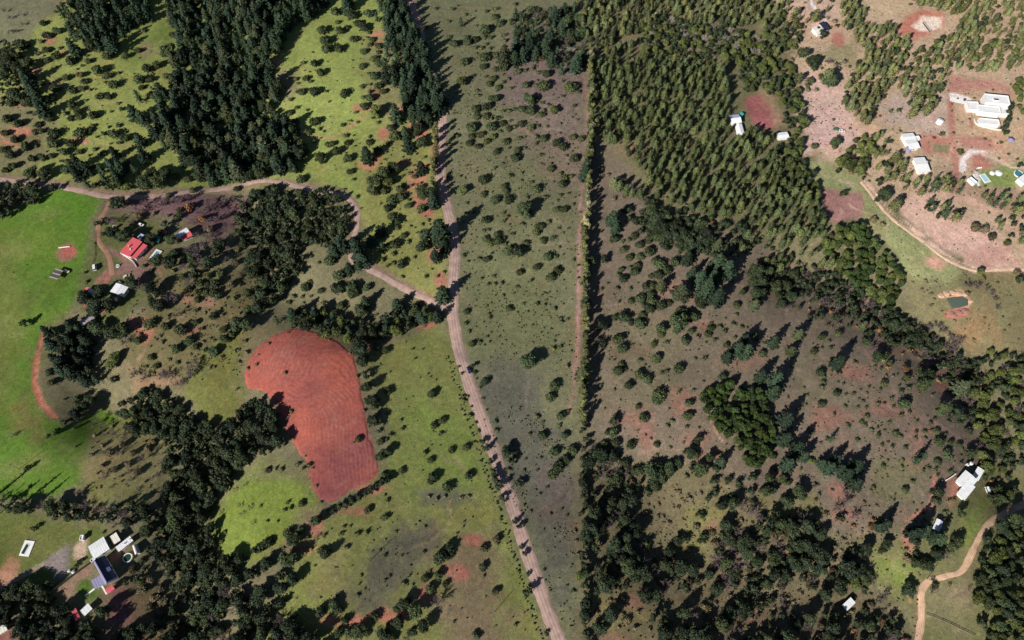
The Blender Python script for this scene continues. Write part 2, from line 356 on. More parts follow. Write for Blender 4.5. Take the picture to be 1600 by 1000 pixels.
# stock paths and washouts wandering over the pastures
def wander(box, n, rgb, seed, ln=(40, 110)):
    r_ = np.random.default_rng(seed)
    for _ in range(n):
        x_, y_ = r_.uniform(box[0], box[2]), r_.uniform(box[1], box[3]); a = r_.uniform(0, 6.28); pts = [(x_, y_)]
        for k in range(int(r_.uniform(*ln) / 9)):
            a += r_.normal() * 0.35; x_ += math.cos(a) * 9; y_ += math.sin(a) * 7; pts.append((x_, y_))
        if len(pts) > 2: L(rgb, r_.uniform(0.5, 1.1), pts, r_.uniform(0.25, 0.6), 0.9)
wander((725,60,900,600), 26, (146,126,106), 1); wander((940,430,1420,720), 34, (156,128,108), 2); wander((590,560,760,980), 16, (146,130,90), 3); wander((20,60,250,260), 12, (168,140,104), 4)
wander((430,60,600,280), 12, (168,150,100), 5); wander((10,360,130,640), 10, (120,124,60), 6); wander((940,750,1420,980), 22, (146,124,92), 7); wander((1260,130,1560,420), 26, (206,176,146), 8); wander((1340,640,1530,980), 16, (150,134,100), 9)
wander((740,600,900,980), 22, (74,72,58), 10); wander((560,840,700,960), 10, (78,74,60), 11); wander((200,440,390,600), 14, (150,122,92), 12)
# foot of the ploughed field (same soil under and round it)
FIELD = [(390,592),(397,570),(408,552),(430,532),(455,520),(470,518),(500,529),(530,541),(552,562),(561,585),(566,615),(571,645),(580,690),(593,735),(590,748),(560,768),(520,790),(507,787),(497,765),(490,735),(470,705),(456,685),(455,670),(436,632),(420,618),(396,612)]
P((160,84,72), 1.5, FIELD)
# dusty verges of the roads
MAIN_ROAD = [(618,-70),(640,0),(650,30),(659,70),(668,110),(681,150),(691,182),(690,210),(689,250),(690,285),(699,325),(709,370),(711,400),(709,440),(707,480),(709,505),(716,545),(728,585),(741,622),(755,660),(770,702),(785,745),(800,785),(812,825),(825,867),(840,913),(857,960),(873,1000),(893,1045),(915,1090)]
SIDE_ROAD = [(706,486),(690,480),(665,467),(630,450),(600,433),(575,420),(552,408),(548,385),(555,365),(559,340),(555,322),(542,309),(520,302),(495,299),(470,293),(440,285),(410,282),(380,288),(330,297),(280,302),(230,307),(190,308),(160,306),(120,297),(60,287),(0,280),(-60,276)]
FARM_TRACK = [(174,312),(166,328),(157,343),(153,360),(153,373),(160,386),(169,396),(173,410),(176,430)]
VALLEY_ROAD = [(1660,755),(1600,787),(1575,799),(1550,815),(1530,840),(1518,865),(1508,885),(1497,895),(1475,901),(1455,906),(1443,918),(1439,940),(1440,960),(1437,985),(1433,1012),(1430,1050)]
L((150,126,100), 6.2, MAIN_ROAD, 0.85, 1.5); L((140,118,92), 4.4, SIDE_ROAD, 0.85, 1.5); L((136,112,86), 3.6, VALLEY_ROAD, 0.7, 1.5)

# ------------------------------------------------------------------ ground sheet
def axis(lo, hi, step, far):
    core = list(np.arange(lo, hi + step, step)); out_hi = []; out_lo = []; d = step; v = core[-1]
    while v < far: d *= 1.35; v += d; out_hi.append(v)
    d = step; v = core[0]
    while v > -far: d *= 1.35; v -= d; out_lo.append(v)
    return np.array(out_lo[::-1] + core + out_hi)
gx = axis(-470, 470, 1.28, 6000); gy = axis(0, 590, 1.28, 6000)
GX, GY = np.meshgrid(gx, gy); fx, fy = GX.ravel(), GY.ravel()
gz = height(fx, fy)
# quick lookup of the terrain for single points
HG = gz.reshape(GX.shape).copy(); GXL, GYL = gx.tolist(), gy.tolist(); height_arr = height
from bisect import bisect_right
def height(x, y):
    if np.ndim(x): return height_arr(x, y)
    x = float(x); y = float(y); i = min(max(bisect_right(GXL, x) - 1, 0), len(GXL) - 2); j = min(max(bisect_right(GYL, y) - 1, 0), len(GYL) - 2)
    u = (x - GXL[i]) / (GXL[i + 1] - GXL[i]); v = (y - GYL[j]) / (GYL[j + 1] - GYL[j])
    return float((HG[j, i] * (1 - u) + HG[j, i + 1] * u) * (1 - v) + (HG[j + 1, i] * (1 - u) + HG[j + 1, i + 1] * u) * v)
gz += 0.10 * fbm(fx, fy, 3.0, 23, 2)
def adj(c):
    r_, g_, b_ = c
    if g_ > 1.25 * r_ and b_ < 60: return (r_ * 0.96, g_ * 0.92, b_ * 1.1)          # lush grass keeps its green
    return (r_ * 0.99, g_ * 0.99, b_ * 1.03 + 4)
colr = np.tile(lin(adj((118,112,78))), (len(fx), 1))
edge_n = fbm(fx, fy, 9.0, 31, 4)
def smooth(t): t = np.clip(t, 0, 1); return t * t * (3 - 2 * t)
for lay in LAND:
    pts = lay[3]; xs = [p[0] for p in pts]; ys = [p[1] for p in pts]
    mar = (lay[2] * 2.5 + 4) if lay[0] == 'P' else lay[2] + lay[5] * 2.5 + 2
    sel = np.where((fx > min(xs) - mar) & (fx < max(xs) + mar) & (fy > min(ys) - mar) & (fy < max(ys) + mar))[0]
    if not len(sel): continue
    sx, sy = fx[sel], fy[sel]; en = edge_n[sel]
    if lay[0] == 'P':
        d = seg_dist(sx, sy, pts + [pts[0]]); sd = np.where(inside(sx, sy, pts), d, -d); fe = lay[2]
        m = smooth((sd + en * fe * 1.3) / (2 * fe) + 0.5) * lay[4]
    else:
        d = seg_dist(sx, sy, pts); fe = lay[5]
        m = smooth((lay[2] / 2 - d + en * fe * 1.2) / fe + 0.5) * lay[4]
    colr[sel] += (lin(adj(lay[1])) - colr[sel]) * m[:, None]
n1 = fbm(fx, fy, 26, 41, 4); n2 = fbm(fx, fy, 5.0, 51, 3); n3 = fbm(fx, fy, 60, 61, 3)
colr *= (1 + 0.16 * n1 + 0.13 * n2)[:, None]
redm = smooth((fbm(fx, fy, 20, 71, 4) - 0.28) / 0.25) * 0.2; grn = smooth((n3 - 0.05) / 0.4) * 0.25
colr = colr * (1 - redm[:, None]) + redm[:, None] * colr * np.array([1.35, 0.88, 0.86])
colr = colr * (1 - grn[:, None]) + grn[:, None] * colr * np.array([0.93, 1.03, 0.84])
colr = np.clip(colr / KLIGHT, 0.004, 0.8)
nx, ny = len(gx), len(gy)
ii = np.arange(nx * ny).reshape(ny, nx)
Q = np.stack([ii[:-1, :-1], ii[:-1, 1:], ii[1:, 1:], ii[1:, :-1]], -1).reshape(-1, 4)

def ground_mat():
    m, nt, b = new_mat('pasture_and_soil')
    at_ = nt.nodes.new('ShaderNodeAttribute'); at_.attribute_name = 'cover'
    ge = nt.nodes.new('ShaderNodeNewGeometry'); pos = ge.outputs['Position']
    a = noise(nt, pos, 0.35, 6, 0.7); g = noise(nt, pos, 1.6, 4, 0.75)
    c = mixc(nt, 'MULTIPLY', 1.0, at_.outputs['Color'], grey(nt, ramp(nt, a, 0.3, 0.7, 0.74, 1.24)))
    c = mixc(nt, 'MULTIPLY', 1.0, c, grey(nt, ramp(nt, g, 0.3, 0.7, 0.66, 1.34)))
    tus = noise(nt, pos, 0.9, 2, 0.5)
    c = mixc(nt, 'MULTIPLY', ramp(nt, tus, 0.60, 0.70, 0.0, 0.75), c, (0.55, 0.58, 0.5))      # dark tussocks and thistles
    stw = noise(nt, pos, 0.62, 3, 0.6)
    c = mixc(nt, 'MULTIPLY', ramp(nt, stw, 0.56, 0.64, 0.0, 0.8), c, (1.3, 1.24, 1.1))          # straw
    tu2 = noise(nt, pos, 2.3, 2, 0.5)
    c = mixc(nt, 'MULTIPLY', ramp(nt, tu2, 0.58, 0.66, 0.0, 0.8), c, (0.6, 0.62, 0.55))
    str_ = noise(nt, pos, 0.12, 5, 0.65)
    c = mixc(nt, 'MULTIPLY', ramp(nt, str_, 0.52, 0.72, 0.0, 0.4), c, (1.22, 0.95, 0.9))       # soil showing through
    link(nt, c, b.inputs['Base Color']); b.inputs['Roughness'].default_value = 0.95; b.inputs['Specular IOR Level'].default_value = 0.1
    bp = nt.nodes.new('ShaderNodeBump'); bp.inputs['Strength'].default_value = 0.5; bp.inputs['Distance'].default_value = 0.35
    link(nt, g, bp.inputs['Height']); link(nt, bp.outputs[0], b.inputs['Normal'])
    return m
gme = np_mesh('ground', np.stack([fx, fy, gz], 1), Q, [ground_mat()])
ca = gme.color_attributes.new('cover', 'FLOAT_COLOR', 'POINT')
ca.data.foreach_set('color', np.concatenate([colr, np.ones((len(colr), 1))], 1).astype(np.float32).ravel())
gme.polygons.foreach_set('use_smooth', np.ones(len(Q), bool))
ground = bpy.data.objects.new('ground', gme); COL.objects.link(ground); ground['kind'] = 'structure'

# ------------------------------------------------------------------ ploughed field: real furrows
fw = wpoly(FIELD); fw_close = fw + [fw[0]]
x0, x1 = min(p[0] for p in fw) - 2, max(p[0] for p in fw) + 2; y0, y1 = min(p[1] for p in fw) - 2, max(p[1] for p in fw) + 2
X, Y = np.meshgrid(np.arange(x0, x1, 0.55), np.arange(y0, y1, 0.7)); px_, py_ = X.ravel(), Y.ravel()
sdf = seg_dist(px_, py_, fw_close); sdf = np.where(inside(px_, py_, fw), sdf, -sdf) + 1.7 * fbm(px_, py_, 7, 5, 4)
cxf, cyf = flat(505, 735)
warp = 5.0 * fbm(px_, py_, 40, 88, 2) + 1.5 * fbm(px_, py_, 8, 89, 3)
ph = np.sqrt((px_ - cxf) ** 2 + ((py_ - cyf) * 0.42) ** 2) + warp
ph2 = (px_ - cxf) * 0.92 + (py_ - cyf) * 0.16 + warp * 0.7
bl = smooth((py_ - cyf - 25) / 30)
fur = np.sin((ph * bl + ph2 * (1 - bl)) * 2 * math.pi / 2.0)
amp = 0.03 + 0.07 * (fbm(px_, py_, 22, 90, 3) + 0.15)
fz = height(px_, py_) + 0.30 + np.clip(amp, 0.006, 0.065) * fur + 0.05 * fbm(px_, py_, 1.6, 91, 2)
fz = np.where(sdf < 0.5, fz - 0.25 * np.clip(0.5 - sdf, 0, 2), fz)
jj = np.arange(px_.size).reshape(X.shape)
FQ = np.stack([jj[:-1, :-1], jj[:-1, 1:], jj[1:, 1:], jj[1:, :-1]], -1).reshape(-1, 4)
FQ = FQ[sdf[FQ].max(1) > -0.2]
used = np.unique(FQ); remap = np.full(px_.size, -1); remap[used] = np.arange(len(used))
fm, nt, b = new_mat('ploughed_red_earth')
ge = nt.nodes.new('ShaderNodeNewGeometry'); pos = ge.outputs['Position']
n_a = noise(nt, pos, 0.03, 4); n_b = noise(nt, pos, 0.5, 5, 0.7)
ma = nt.nodes.new('ShaderNodeAttribute'); ma.attribute_name = 'moist'
sm = nt.nodes.new('ShaderNodeMath'); sm.operation = 'ADD'; link(nt, n_a, sm.inputs[0]); link(nt, ma.outputs['Fac'], sm.inputs[1])
c = mixc(nt, 'MIX', ramp(nt, sm.outputs[0], 0.45, 0.85), alb((174,96,80)), alb((136,78,75)))
n_c = noise(nt, pos, 0.07, 5, 0.65); c = mixc(nt, 'MIX', ramp(nt, n_c, 0.48, 0.68, 0.0, 0.6), c, alb((160,104,92)))
fa = nt.nodes.new('ShaderNodeAttribute'); fa.attribute_name = 'ridge'; c = mixc(nt, 'MULTIPLY', 1.0, c, grey(nt, ramp(nt, fa.outputs['Fac'], -1, 1, 0.93, 1.05)))
c = mixc(nt, 'MULTIPLY', 1.0, c, grey(nt, ramp(nt, n_b, 0.3, 0.7, 0.72, 1.26)))
link(nt, c, b.inputs['Base Color']); b.inputs['Roughness'].default_value = 0.95; b.inputs['Specular IOR Level'].default_value = 0.1
fmesh = np_mesh('ploughed_field', np.stack([px_, py_, fz], 1)[used], remap[FQ], [fm])
rg = fmesh.attributes.new('ridge', 'FLOAT', 'POINT'); rg.data.foreach_set('value', (fur * np.clip(0.4 + 1.6 * fbm(px_, py_, 18, 96, 3), 0, 1))[used].astype(np.float32))
mo = fmesh.attributes.new('moist', 'FLOAT', 'POINT'); mo.data.foreach_set('value', (0.45 * smooth((55 - (py_ - cyf)) / 100) + 0.3 * fbm(px_, py_, 26, 95, 4))[used].astype(np.float32))
fo = bpy.data.objects.new('ploughed_field', fmesh); COL.objects.link(fo); fo['kind'] = 'structure'

# ------------------------------------------------------------------ dirt roads
def road_mat(name, base, rut):
    m, nt, b = new_mat(name)
    uv = nt.nodes.new('ShaderNodeUVMap'); sp = nt.nodes.new('ShaderNodeSeparateXYZ'); link(nt, uv.outputs[0], sp.inputs[0])
    ge = nt.nodes.new('ShaderNodeNewGeometry'); pos = ge.outputs['Position']
    def band(cen, w):
        s = nt.nodes.new('ShaderNodeMath'); s.operation = 'SUBTRACT'; link(nt, sp.outputs[0], s.inputs[0]); s.inputs[1].default_value = cen
        a = nt.nodes.new('ShaderNodeMath'); a.operation = 'ABSOLUTE'; link(nt, s.outputs[0], a.inputs[0])
        return ramp(nt, a.outputs[0], w, w * 0.3, 0, 0.7)
    c = base
    for cen in (0.26, 0.50, 0.74): c = mixc(nt, 'MIX', band(cen, 0.09), c, rut)
    n = noise(nt, pos, 0.25, 6, 0.7); c = mixc(nt, 'MULTIPLY', 1.0, c, grey(nt, ramp(nt, n, 0.3, 0.7, 0.68, 1.25)))
    n = noise(nt, pos, 0.05, 3, 0.6); c = mixc(nt, 'MULTIPLY', ramp(nt, n, 0.45, 0.7, 0, 0.8), c, (0.78, 0.8, 0.82))
    link(nt, c, b.inputs['Base Color']); b.inputs['Roughness'].default_value = 0.95; b.inputs['Specular IOR Level'].default_value = 0.1
    return m
def smooth_line(pts, step):
    p = np.array([[q.x, q.y] for q in pts]); t = np.arange(len(p)); out = []
    def cr(i, u):
        a, b_, c_, d = p[max(i - 1, 0)], p[i], p[min(i + 1, len(p) - 1)], p[min(i + 2, len(p) - 1)]
        return 0.5 * (2 * b_ + (c_ - a) * u + (2 * a - 5 * b_ + 4 * c_ - d) * u * u + (3 * b_ - a - 3 * c_ + d) * u ** 3)
    for i in range(len(p) - 1):
        n = max(2, int(np.linalg.norm(p[i + 1] - p[i]) / step))
        for k in range(n): out.append(cr(i, k / n))
    out.append(p[-1]); return np.array(out)
def road(name, pix, width, mat, lift=0.10, step=1.5, across=9):
    c = smooth_line([at(*q) for q in pix], step)
    tg = np.gradient(c, axis=0); tg /= np.linalg.norm(tg, axis=1)[:, None]; nrm = np.stack([tg[:, 1], -tg[:, 0]], 1)
    s = np.cumsum(np.r_[0, np.linalg.norm(np.diff(c, axis=0), axis=1)])
    V = []; UV = []
    for k in range(across):
        u = k / (across - 1); off = (u - 0.5) * width
        jit = 0.0
        if k in (0, across - 1): jit = 0.8 * fbm(s, np.zeros_like(s) + k * 37.0, 5, 5, 4)
        q = c + nrm * (off + jit)[:, None] if np.ndim(jit) else c + nrm * off
        prof = {0: -0.16, 1: 0.02, across - 2: 0.02, across - 1: -0.16}.get(k, 0.07 - 0.05 * (k in (2, 6)))
        z = height(q[:, 0], q[:, 1]) + lift + prof
        V.append(np.c_[q, z]); UV.append(np.c_[np.full(len(s), u), s / 10])
    n = len(s); V = np.stack(V, 1).reshape(-1, 3); UV = np.stack(UV, 1).reshape(-1, 2)
    ii = np.arange(n * across).reshape(n, across)
    q = np.stack([ii[:-1, :-1], ii[:-1, 1:], ii[1:, 1:], ii[1:, :-1]], -1).reshape(-1, 4)
    me = np_mesh(name, V, q, [mat]); uvl = me.uv_layers.new(name='UVMap')
    uvl.data.foreach_set('uv', UV[q.ravel()].astype(np.float32).ravel())
    me.polygons.foreach_set('use_smooth', np.ones(len(q), bool))
    o = bpy.data.objects.new(name, me); COL.objects.link(o); o['kind'] = 'structure'
    return o
RM = road_mat('packed_dirt', alb((166,138,126)), alb((188,160,146)))
RM2 = road_mat('tan_dirt', alb((194,158,128)), alb((216,182,152)))
RM3 = road_mat('pale_track_dirt', alb((214,178,150)), alb((232,204,178)))
road('main_dirt_road', MAIN_ROAD, 7.4, RM, 0.16)
road('side_dirt_road', SIDE_ROAD, 4.3, RM, 0.12)
road('farm_track', FARM_TRACK, 3.6, road_mat('farm_track_dirt', alb((150,114,92)), alb((170,134,108))), 0.12)
road('valley_dirt_road', VALLEY_ROAD, 3.6, RM2, 0.13)
road('meadow_track', [(1346,284),(1366,310),(1387,335),(1412,356),(1442,377),(1472,401),(1501,416),(1527,423),(1562,421),(1600,420),(1650,418)], 2.6, RM3, 0.13)
# ------------------------------------------------------------------ plant templates
def unit(v): return v / (np.linalg.norm(v, axis=-1, keepdims=True) + 1e-9)
def cards(r, C, N, size, aspect=1.0, along=None):
    """leaf clumps: bent quads at C facing N; returns V (n*4,3), Q"""
    n = len(C); N = unit(N)
    a = along if along is not None else r.normal(size=(n, 3))
    T = unit(a - (a * N).sum(1, keepdims=True) * N); B = np.cross(N, T)
    s = np.asarray(size).reshape(-1, 1) * np.ones((n, 1))
    j = lambda: r.uniform(0.6, 1.2, (n, 1))
    v = np.stack([C - T * s * aspect * j() , C - B * s * j() + N * s * 0.25, C + T * s * aspect * j(), C + B * s * j() - N * s * 0.2], 1)
    return v.reshape(-1, 3), np.arange(n * 4).reshape(-1, 4)
def join(parts):
    V = []; Q = []; o = 0
    for v, q in parts:
        V.append(v); Q.append(q + o); o += len(v)
    return np.concatenate(V), np.concatenate(Q)
def lump(r, c, rad, seg=7, rings=4):
    """closed rough ball of quads (dense inner foliage)"""
    V = []; Q = []
    for i in range(rings + 1):
        th = math.pi * (0.04 + 0.92 * i / rings)
        for k in range(seg):
            p = 2 * math.pi * k / seg; f = r.uniform(0.8, 1.1)
            V.append([c[0] + rad[0] * f * math.sin(th) * math.cos(p), c[1] + rad[1] * f * math.sin(th) * math.sin(p), c[2] + rad[2] * f * math.cos(th)])
    for i in range(rings):
        for k in range(seg): Q.append([i * seg + k, (i + 1) * seg + k, (i + 1) * seg + (k + 1) % seg, i * seg + (k + 1) % seg])
    return np.array(V), np.array(Q)
def shell(r, lobes, n, size, up=0.25, rnd=0.55):
    w = np.array([l[1][0] * l[1][2] for l in lobes]); w = w / w.sum()
    idx = r.choice(len(lobes), n, p=w)
    c = np.array([l[0] for l in lobes])[idx]; rad = np.array([l[1] for l in lobes])[idx]
    d = unit(r.normal(size=(n, 3)) + np.array([0, 0, up])); rr = r.uniform(0.70, 1.2, (n, 1))
    return cards(r, c + d * rad * rr, d + r.normal(size=(n, 3)) * rnd, size * r.uniform(0.6, 1.25, n))
def tube(p0, p1, r0, r1, seg=6):
    p0 = np.array(p0, float); p1 = np.array(p1, float); d = unit(p1 - p0)
    a = np.array([1.0, 0, 0]) if abs(d[0]) < 0.9 else np.array([0, 1.0, 0])
    u = unit(np.cross(d, a)); v = np.cross(d, u); V = []
    for p, rr in ((p0, r0), (p1, r1)):
        for k in range(seg):
            t = 2 * math.pi * k / seg; V.append(p + (u * math.cos(t) + v * math.sin(t)) * rr)
    return np.array(V), np.array([[k, (k + 1) % seg, seg + (k + 1) % seg, seg + k] for k in range(seg)])
def trunk_geo(r, h, rad, limbs=4, spread=0.35):
    parts = []; p = np.zeros(3); p[2] = -0.4; rr = rad
    for k in range(3):
        q = np.array([r.normal() * 0.03 * h, r.normal() * 0.03 * h, h * (k + 1) / 3]); parts.append(tube(p, q, rr, rr * 0.7)); p = q; rr *= 0.7
    for k in range(limbs):
        t = r.uniform(0.35, 0.9); a = r.uniform(0, 6.28)
        parts.append(tube([0, 0, h * t], [math.cos(a) * h * spread, math.sin(a) * h * spread, h * (t + 0.25)], rad * 0.35, rad * 0.12, 5))
    return join(parts)
def t_bush(r, n=420, few=False):                                # radius 1, about 1.5 high
    L_ = [((0, 0, 0.62), (0.82, 0.82, 0.68))]
    for k in range(2 if few else r.integers(4, 7)):
        a = r.uniform(0, 6.28); q = r.uniform(0.35, 0.6); s = r.uniform(0.36, 0.55)
        L_.append(((math.cos(a) * q, math.sin(a) * q, r.uniform(0.45, 0.95)), (s, s, s * r.uniform(0.85, 1.15))))
    return join([lump(r, c, np.array(q) * 0.8, *((5, 3) if few else (7, 4))) for c, q in L_] + [shell(r, L_, n, 0.2 if few else 0.14, 0.5)])
def t_broad(r, n=1500, few=False):                               # crown radius 4, height 9
    L_ = [((0, 0, 5.2), (2.7, 2.7, 2.6))]
    for k in range(7 if few else r.integers(10, 15)):
        a = r.uniform(0, 6.28); q = r.uniform(1.2, 3.0); s = r.uniform(1.0, 1.75)
        L_.append(((math.cos(a) * q, math.sin(a) * q, r.uniform(3.0, 7.6) - 0.35 * q), (s, s, s * r.uniform(0.8, 1.1))))
    crown = join([lump(r, c, np.array(q) * 0.78, *((5, 3) if few else (7, 4))) for c, q in L_] + [shell(r, L_, n, 0.55 if few else 0.36, 0.35)])
    return crown, trunk_geo(r, 5.5, 0.32)
def t_pine(r, n=9, dens=1.0):                         # old pine: radius 5, height 16, tiers of boughs
    parts = []; tiers = int(11)
    for i in range(tiers):
        t = i / (tiers - 1); z = 2.2 + t * 12.8
        R = 5.0 * (1 - t) ** 0.58 * r.uniform(0.68, 1.14) + 0.4
        if i < 2: R *= 0.8
        nb = max(4, int((9 - 4 * t) * dens ** 0.5))
        for k in range(nb):
            a = 6.283 * (k + r.uniform(-0.3, 0.3)) / nb + i * 1.1; Lb = R * r.uniform(0.7, 1.12)
            m = max(3, int(Lb * 2.6 * dens)); s = np.linspace(0.18, 1, m) * Lb
            dirv = np.array([math.cos(a), math.sin(a), 0]); side = np.array([-math.sin(a), math.cos(a), 0])
            zz = z - 0.10 * s - 0.04 * s ** 2 + 0.25 * np.clip(s - 0.75 * Lb, 0, 9)
            for sgn in (-1, 0, 1):
                off = sgn * (0.30 + 0.5 * (1 - np.abs(s / Lb - 0.45))) * r.uniform(0.5, 1.1, m) * 0.75
                C = dirv * s[:, None] + side * off[:, None] + np.array([0, 0, 1]) * (zz + r.normal(size=m) * 0.18)[:, None]
                N = np.array([0, 0, 0.75]) + dirv * 0.45 + r.normal(size=(m, 3)) * 0.45
                al = np.tile(dirv + side * sgn * 0.8, (m, 1)) + r.normal(size=(m, 3)) * 0.25
                parts.append(cards(r, C, N, 0.46, 1.25, al))
    core = [lump(r, (0, 0, 5.0), (1.9, 1.9, 3.0)), lump(r, (0, 0, 9.5), (1.2, 1.2, 3.0)), lump(r, (0, 0, 13.0), (0.55, 0.55, 2.2))]
    return join(parts + core), tube([0, 0, -0.5], [0, 0, 15.0], 0.36, 0.06)
def t_young(r, n=380):                               # plantation tree: radius 2.3, height 12, ragged cone
    lean = r.normal(size=2) * 0.25
    t = r.uniform(0, 1, n) ** 0.8; z = 1.8 + t * 10.2
    R = (0.5 + 2.0 * np.sin(np.clip((1 - t) * 2.0 + 0.15, 0, 1.57))) * (0.82 + 0.22 * np.sin(z * 3.1 + r.uniform(0, 6)))
    a = r.uniform(0, 6.283, n); d = np.stack([np.cos(a), np.sin(a), np.full(n, 0.45)], 1)
    q = r.uniform(0.55, 1.05, n) * R
    C = np.stack([np.cos(a) * q + lean[0] * t, np.sin(a) * q + lean[1] * t, z], 1)
    parts = [cards(r, C, d + r.normal(size=(n, 3)) * 0.5, 0.40 * r.uniform(0.7, 1.2, n), 1.2)]
    parts += [lump(r, (0, 0, 4.2), (1.35, 1.35, 2.4), 6, 3), lump(r, (lean[0] * .5, lean[1] * .5, 7.6), (0.95, 0.95, 2.4), 6, 3), lump(r, (lean[0] * .8, lean[1] * .8, 10.2), (0.4, 0.4, 1.3), 5, 3)]
    return join(parts), tube([0, 0, -0.4], [lean[0] * 0.6, lean[1] * 0.6, 8], 0.2, 0.06)
def t_column(r, n=520):                              # windbreak tree: radius 2.2, height 11, tall rounded
    L_ = []
    for k in range(9):
        a = r.uniform(0, 6.28); q = r.uniform(0.1, 1.1); z = r.uniform(2.2, 9.4); s = r.uniform(0.9, 1.4) * (1.1 - 0.03 * z)
        L_.append(((math.cos(a) * q, math.sin(a) * q, z), (s, s, s * 1.35)))
    return join([lump(r, c, np.array(q) * 0.8, 6, 3) for c, q in L_] + [shell(r, L_, n, 0.30, 0.35)]), trunk_geo(r, 6, 0.2, 3, 0.15)
def t_bare(r):                                       # leafless tree: radius 3, height 6
    parts = []; parts.append(tube([0, 0, -0.3], [0, 0, 2.0], 0.22, 0.15)); tw = []
    for k in range(7):
        a = r.uniform(0, 6.28); e = r.uniform(0.5, 1.1); p = np.array([0, 0, r.uniform(1.2, 2.2)]); Lb = r.uniform(2.2, 3.4)
        q = p + np.array([math.cos(a) * math.cos(e), math.sin(a) * math.cos(e), math.sin(e)]) * Lb; parts.append(tube(p, q, 0.12, 0.05, 4))
        for j in range(9):
            f = r.uniform(0.35, 1); s = p + (q - p) * f; d = unit(unit(q - p) + r.normal(size=3) * 0.6); e2 = s + d * r.uniform(0.8, 1.7)
            tw.append(tube(s, e2, 0.08, 0.04, 3))
            for i in range(4):
                g = s + (e2 - s) * r.uniform(0.3, 1); tw.append(tube(g, g + unit(d + r.normal(size=3) * 0.8) * r.uniform(0.5, 0.9), 0.06, 0.025, 3))
    return join(tw), join(parts)

F_BUSH = foliage('bush_leaves', (0.058, 0.072, 0.030))
F_TREE = foliage('evergreen_leaves', (0.050, 0.071, 0.031))
F_DARK = foliage('dark_woodland_leaves', (0.036, 0.053, 0.028))
F_GREEN = foliage('fresh_green_leaves', (0.098, 0.122, 0.036))
F_LIGHT = foliage('light_olive_leaves', (0.118, 0.128, 0.052))
F_PINE = foliage('pine_needles', (0.030, 0.052, 0.030), warm=(1.25, 1.12, 0.85))
F_PINE2 = foliage('grey_green_pine_needles', (0.062, 0.076, 0.038), warm=(1.2, 1.1, 0.8))
F_YOUNG = foliage('plantation_needles', (0.086, 0.112, 0.046), warm=(1.2, 1.02, 0.75))
F_OLIVE = foliage('sunlit_forest_needles', (0.128, 0.152, 0.066), warm=(1.25, 1.02, 0.75))  # olive needles, tone raised to hold the brighter upper-right light
F_VIVID = foliage('vivid_green_leaves', (0.045, 0.074, 0.020))
F_CREAM = foliage('cream_blossom', (0.25, 0.245, 0.15))
F_RUST = foliage('russet_leaves', (0.20, 0.105, 0.05))
F_DRY = foliage('dry_brush', (0.125, 0.105, 0.062))
F_TWIG = plain('grey_purple_twigs', (0.155, 0.115, 0.115), var=0.3)
F_TWIG2 = plain('pale_twigs', (0.36, 0.32, 0.27), var=0.3)
BARK = plain('bark', (0.13, 0.095, 0.07), var=0.35, scale=2.0)
MAT = {'bush': F_BUSH, 'tree': F_TREE, 'dark': F_DARK, 'green': F_GREEN, 'light': F_LIGHT, 'pine': F_PINE, 'pine2': F_PINE2, 'young': F_YOUNG,
       'olive': F_OLIVE, 'vivid': F_VIVID, 'cream': F_CREAM, 'rust': F_RUST, 'dry': F_DRY, 'twig': F_TWIG, 'twig2': F_TWIG2}
TR = np.random.default_rng(21)
SHAPES = {'bush': [(t_bush(TR), None) for _ in range(8)], 'broad': [t_broad(TR) for _ in range(8)], 'pine': [t_pine(TR) for _ in range(6)],
          'young': [t_young(TR) for _ in range(8)], 'column': [t_column(TR) for _ in range(6)], 'bare': [t_bare(TR) for _ in range(6)]}
LOW = {'bush': [t_bush(TR, 36, True) for _ in range(4)], 'broad': [t_broad(TR, 150, True)[0] for _ in range(5)], 'pine': [t_pine(TR, dens=0.2)[0] for _ in range(3)],
       'young': [t_young(TR, 95)[0] for _ in range(6)], 'column': [t_column(TR, 240)[0] for _ in range(3)], 'bare': [t_bare(TR)[0] for _ in range(3)]}
DIM = {'bush': (1.0, 1.5), 'broad': (4.0, 9.0), 'pine': (5.0, 16.0), 'young': (2.3, 12.0), 'column': (2.2, 11.0), 'bare': (3.0, 6.0)}
CACHE = {}
def tmesh(shape, var, part, mat):
    k = (shape, var, part, mat)
    if k not in CACHE:
        g = SHAPES[shape][var][part]
        CACHE[k] = np_mesh(f'{shape}_{"crown" if part == 0 else "trunk"}', g[0], g[1], [MAT[mat] if part == 0 else BARK])
    return CACHE[k]
# ------------------------------------------------------------------ buildings
def sheet(name, rgb, var=0.10, dirt=None, rough=0.55): return plain(name, alb(rgb) if max(rgb) > 1 else rgb, rough=rough, var=var, scale=0.35, spec=0.35, wave=dirt)
R_WHITE = plain('white_roof_sheet', (0.76, 0.76, 0.75), rough=0.5, var=0.10, scale=0.35, wave=(0.5, 0.45, 0.4))
R_RED = plain('red_roof_sheet', (0.66, 0.12, 0.13), rough=0.55, var=0.10, scale=0.3, wave=(0.6, 0.2, 0.17))
R_TEAL = plain('teal_roof_sheet', (0.06, 0.36, 0.32), rough=0.55, var=0.12, scale=0.4)
R_SHADED = plain('shaded_roof_tiles', (0.05, 0.054, 0.10), rough=0.5, var=0.15, scale=0.5)
R_GREY = plain('weathered_grey_roof', (0.36, 0.31, 0.31), rough=0.7, var=0.3, scale=0.5, wave=(0.3, 0.16, 0.12))
R_LAV = plain('lilac_grey_roof', (0.27, 0.25, 0.38), rough=0.6, var=0.1, scale=0.4)
R_BLUE = plain('pale_blue_roof', (0.42, 0.46, 0.66), rough=0.5, var=0.15, scale=0.4, wave=(0.75, 0.75, 0.75))
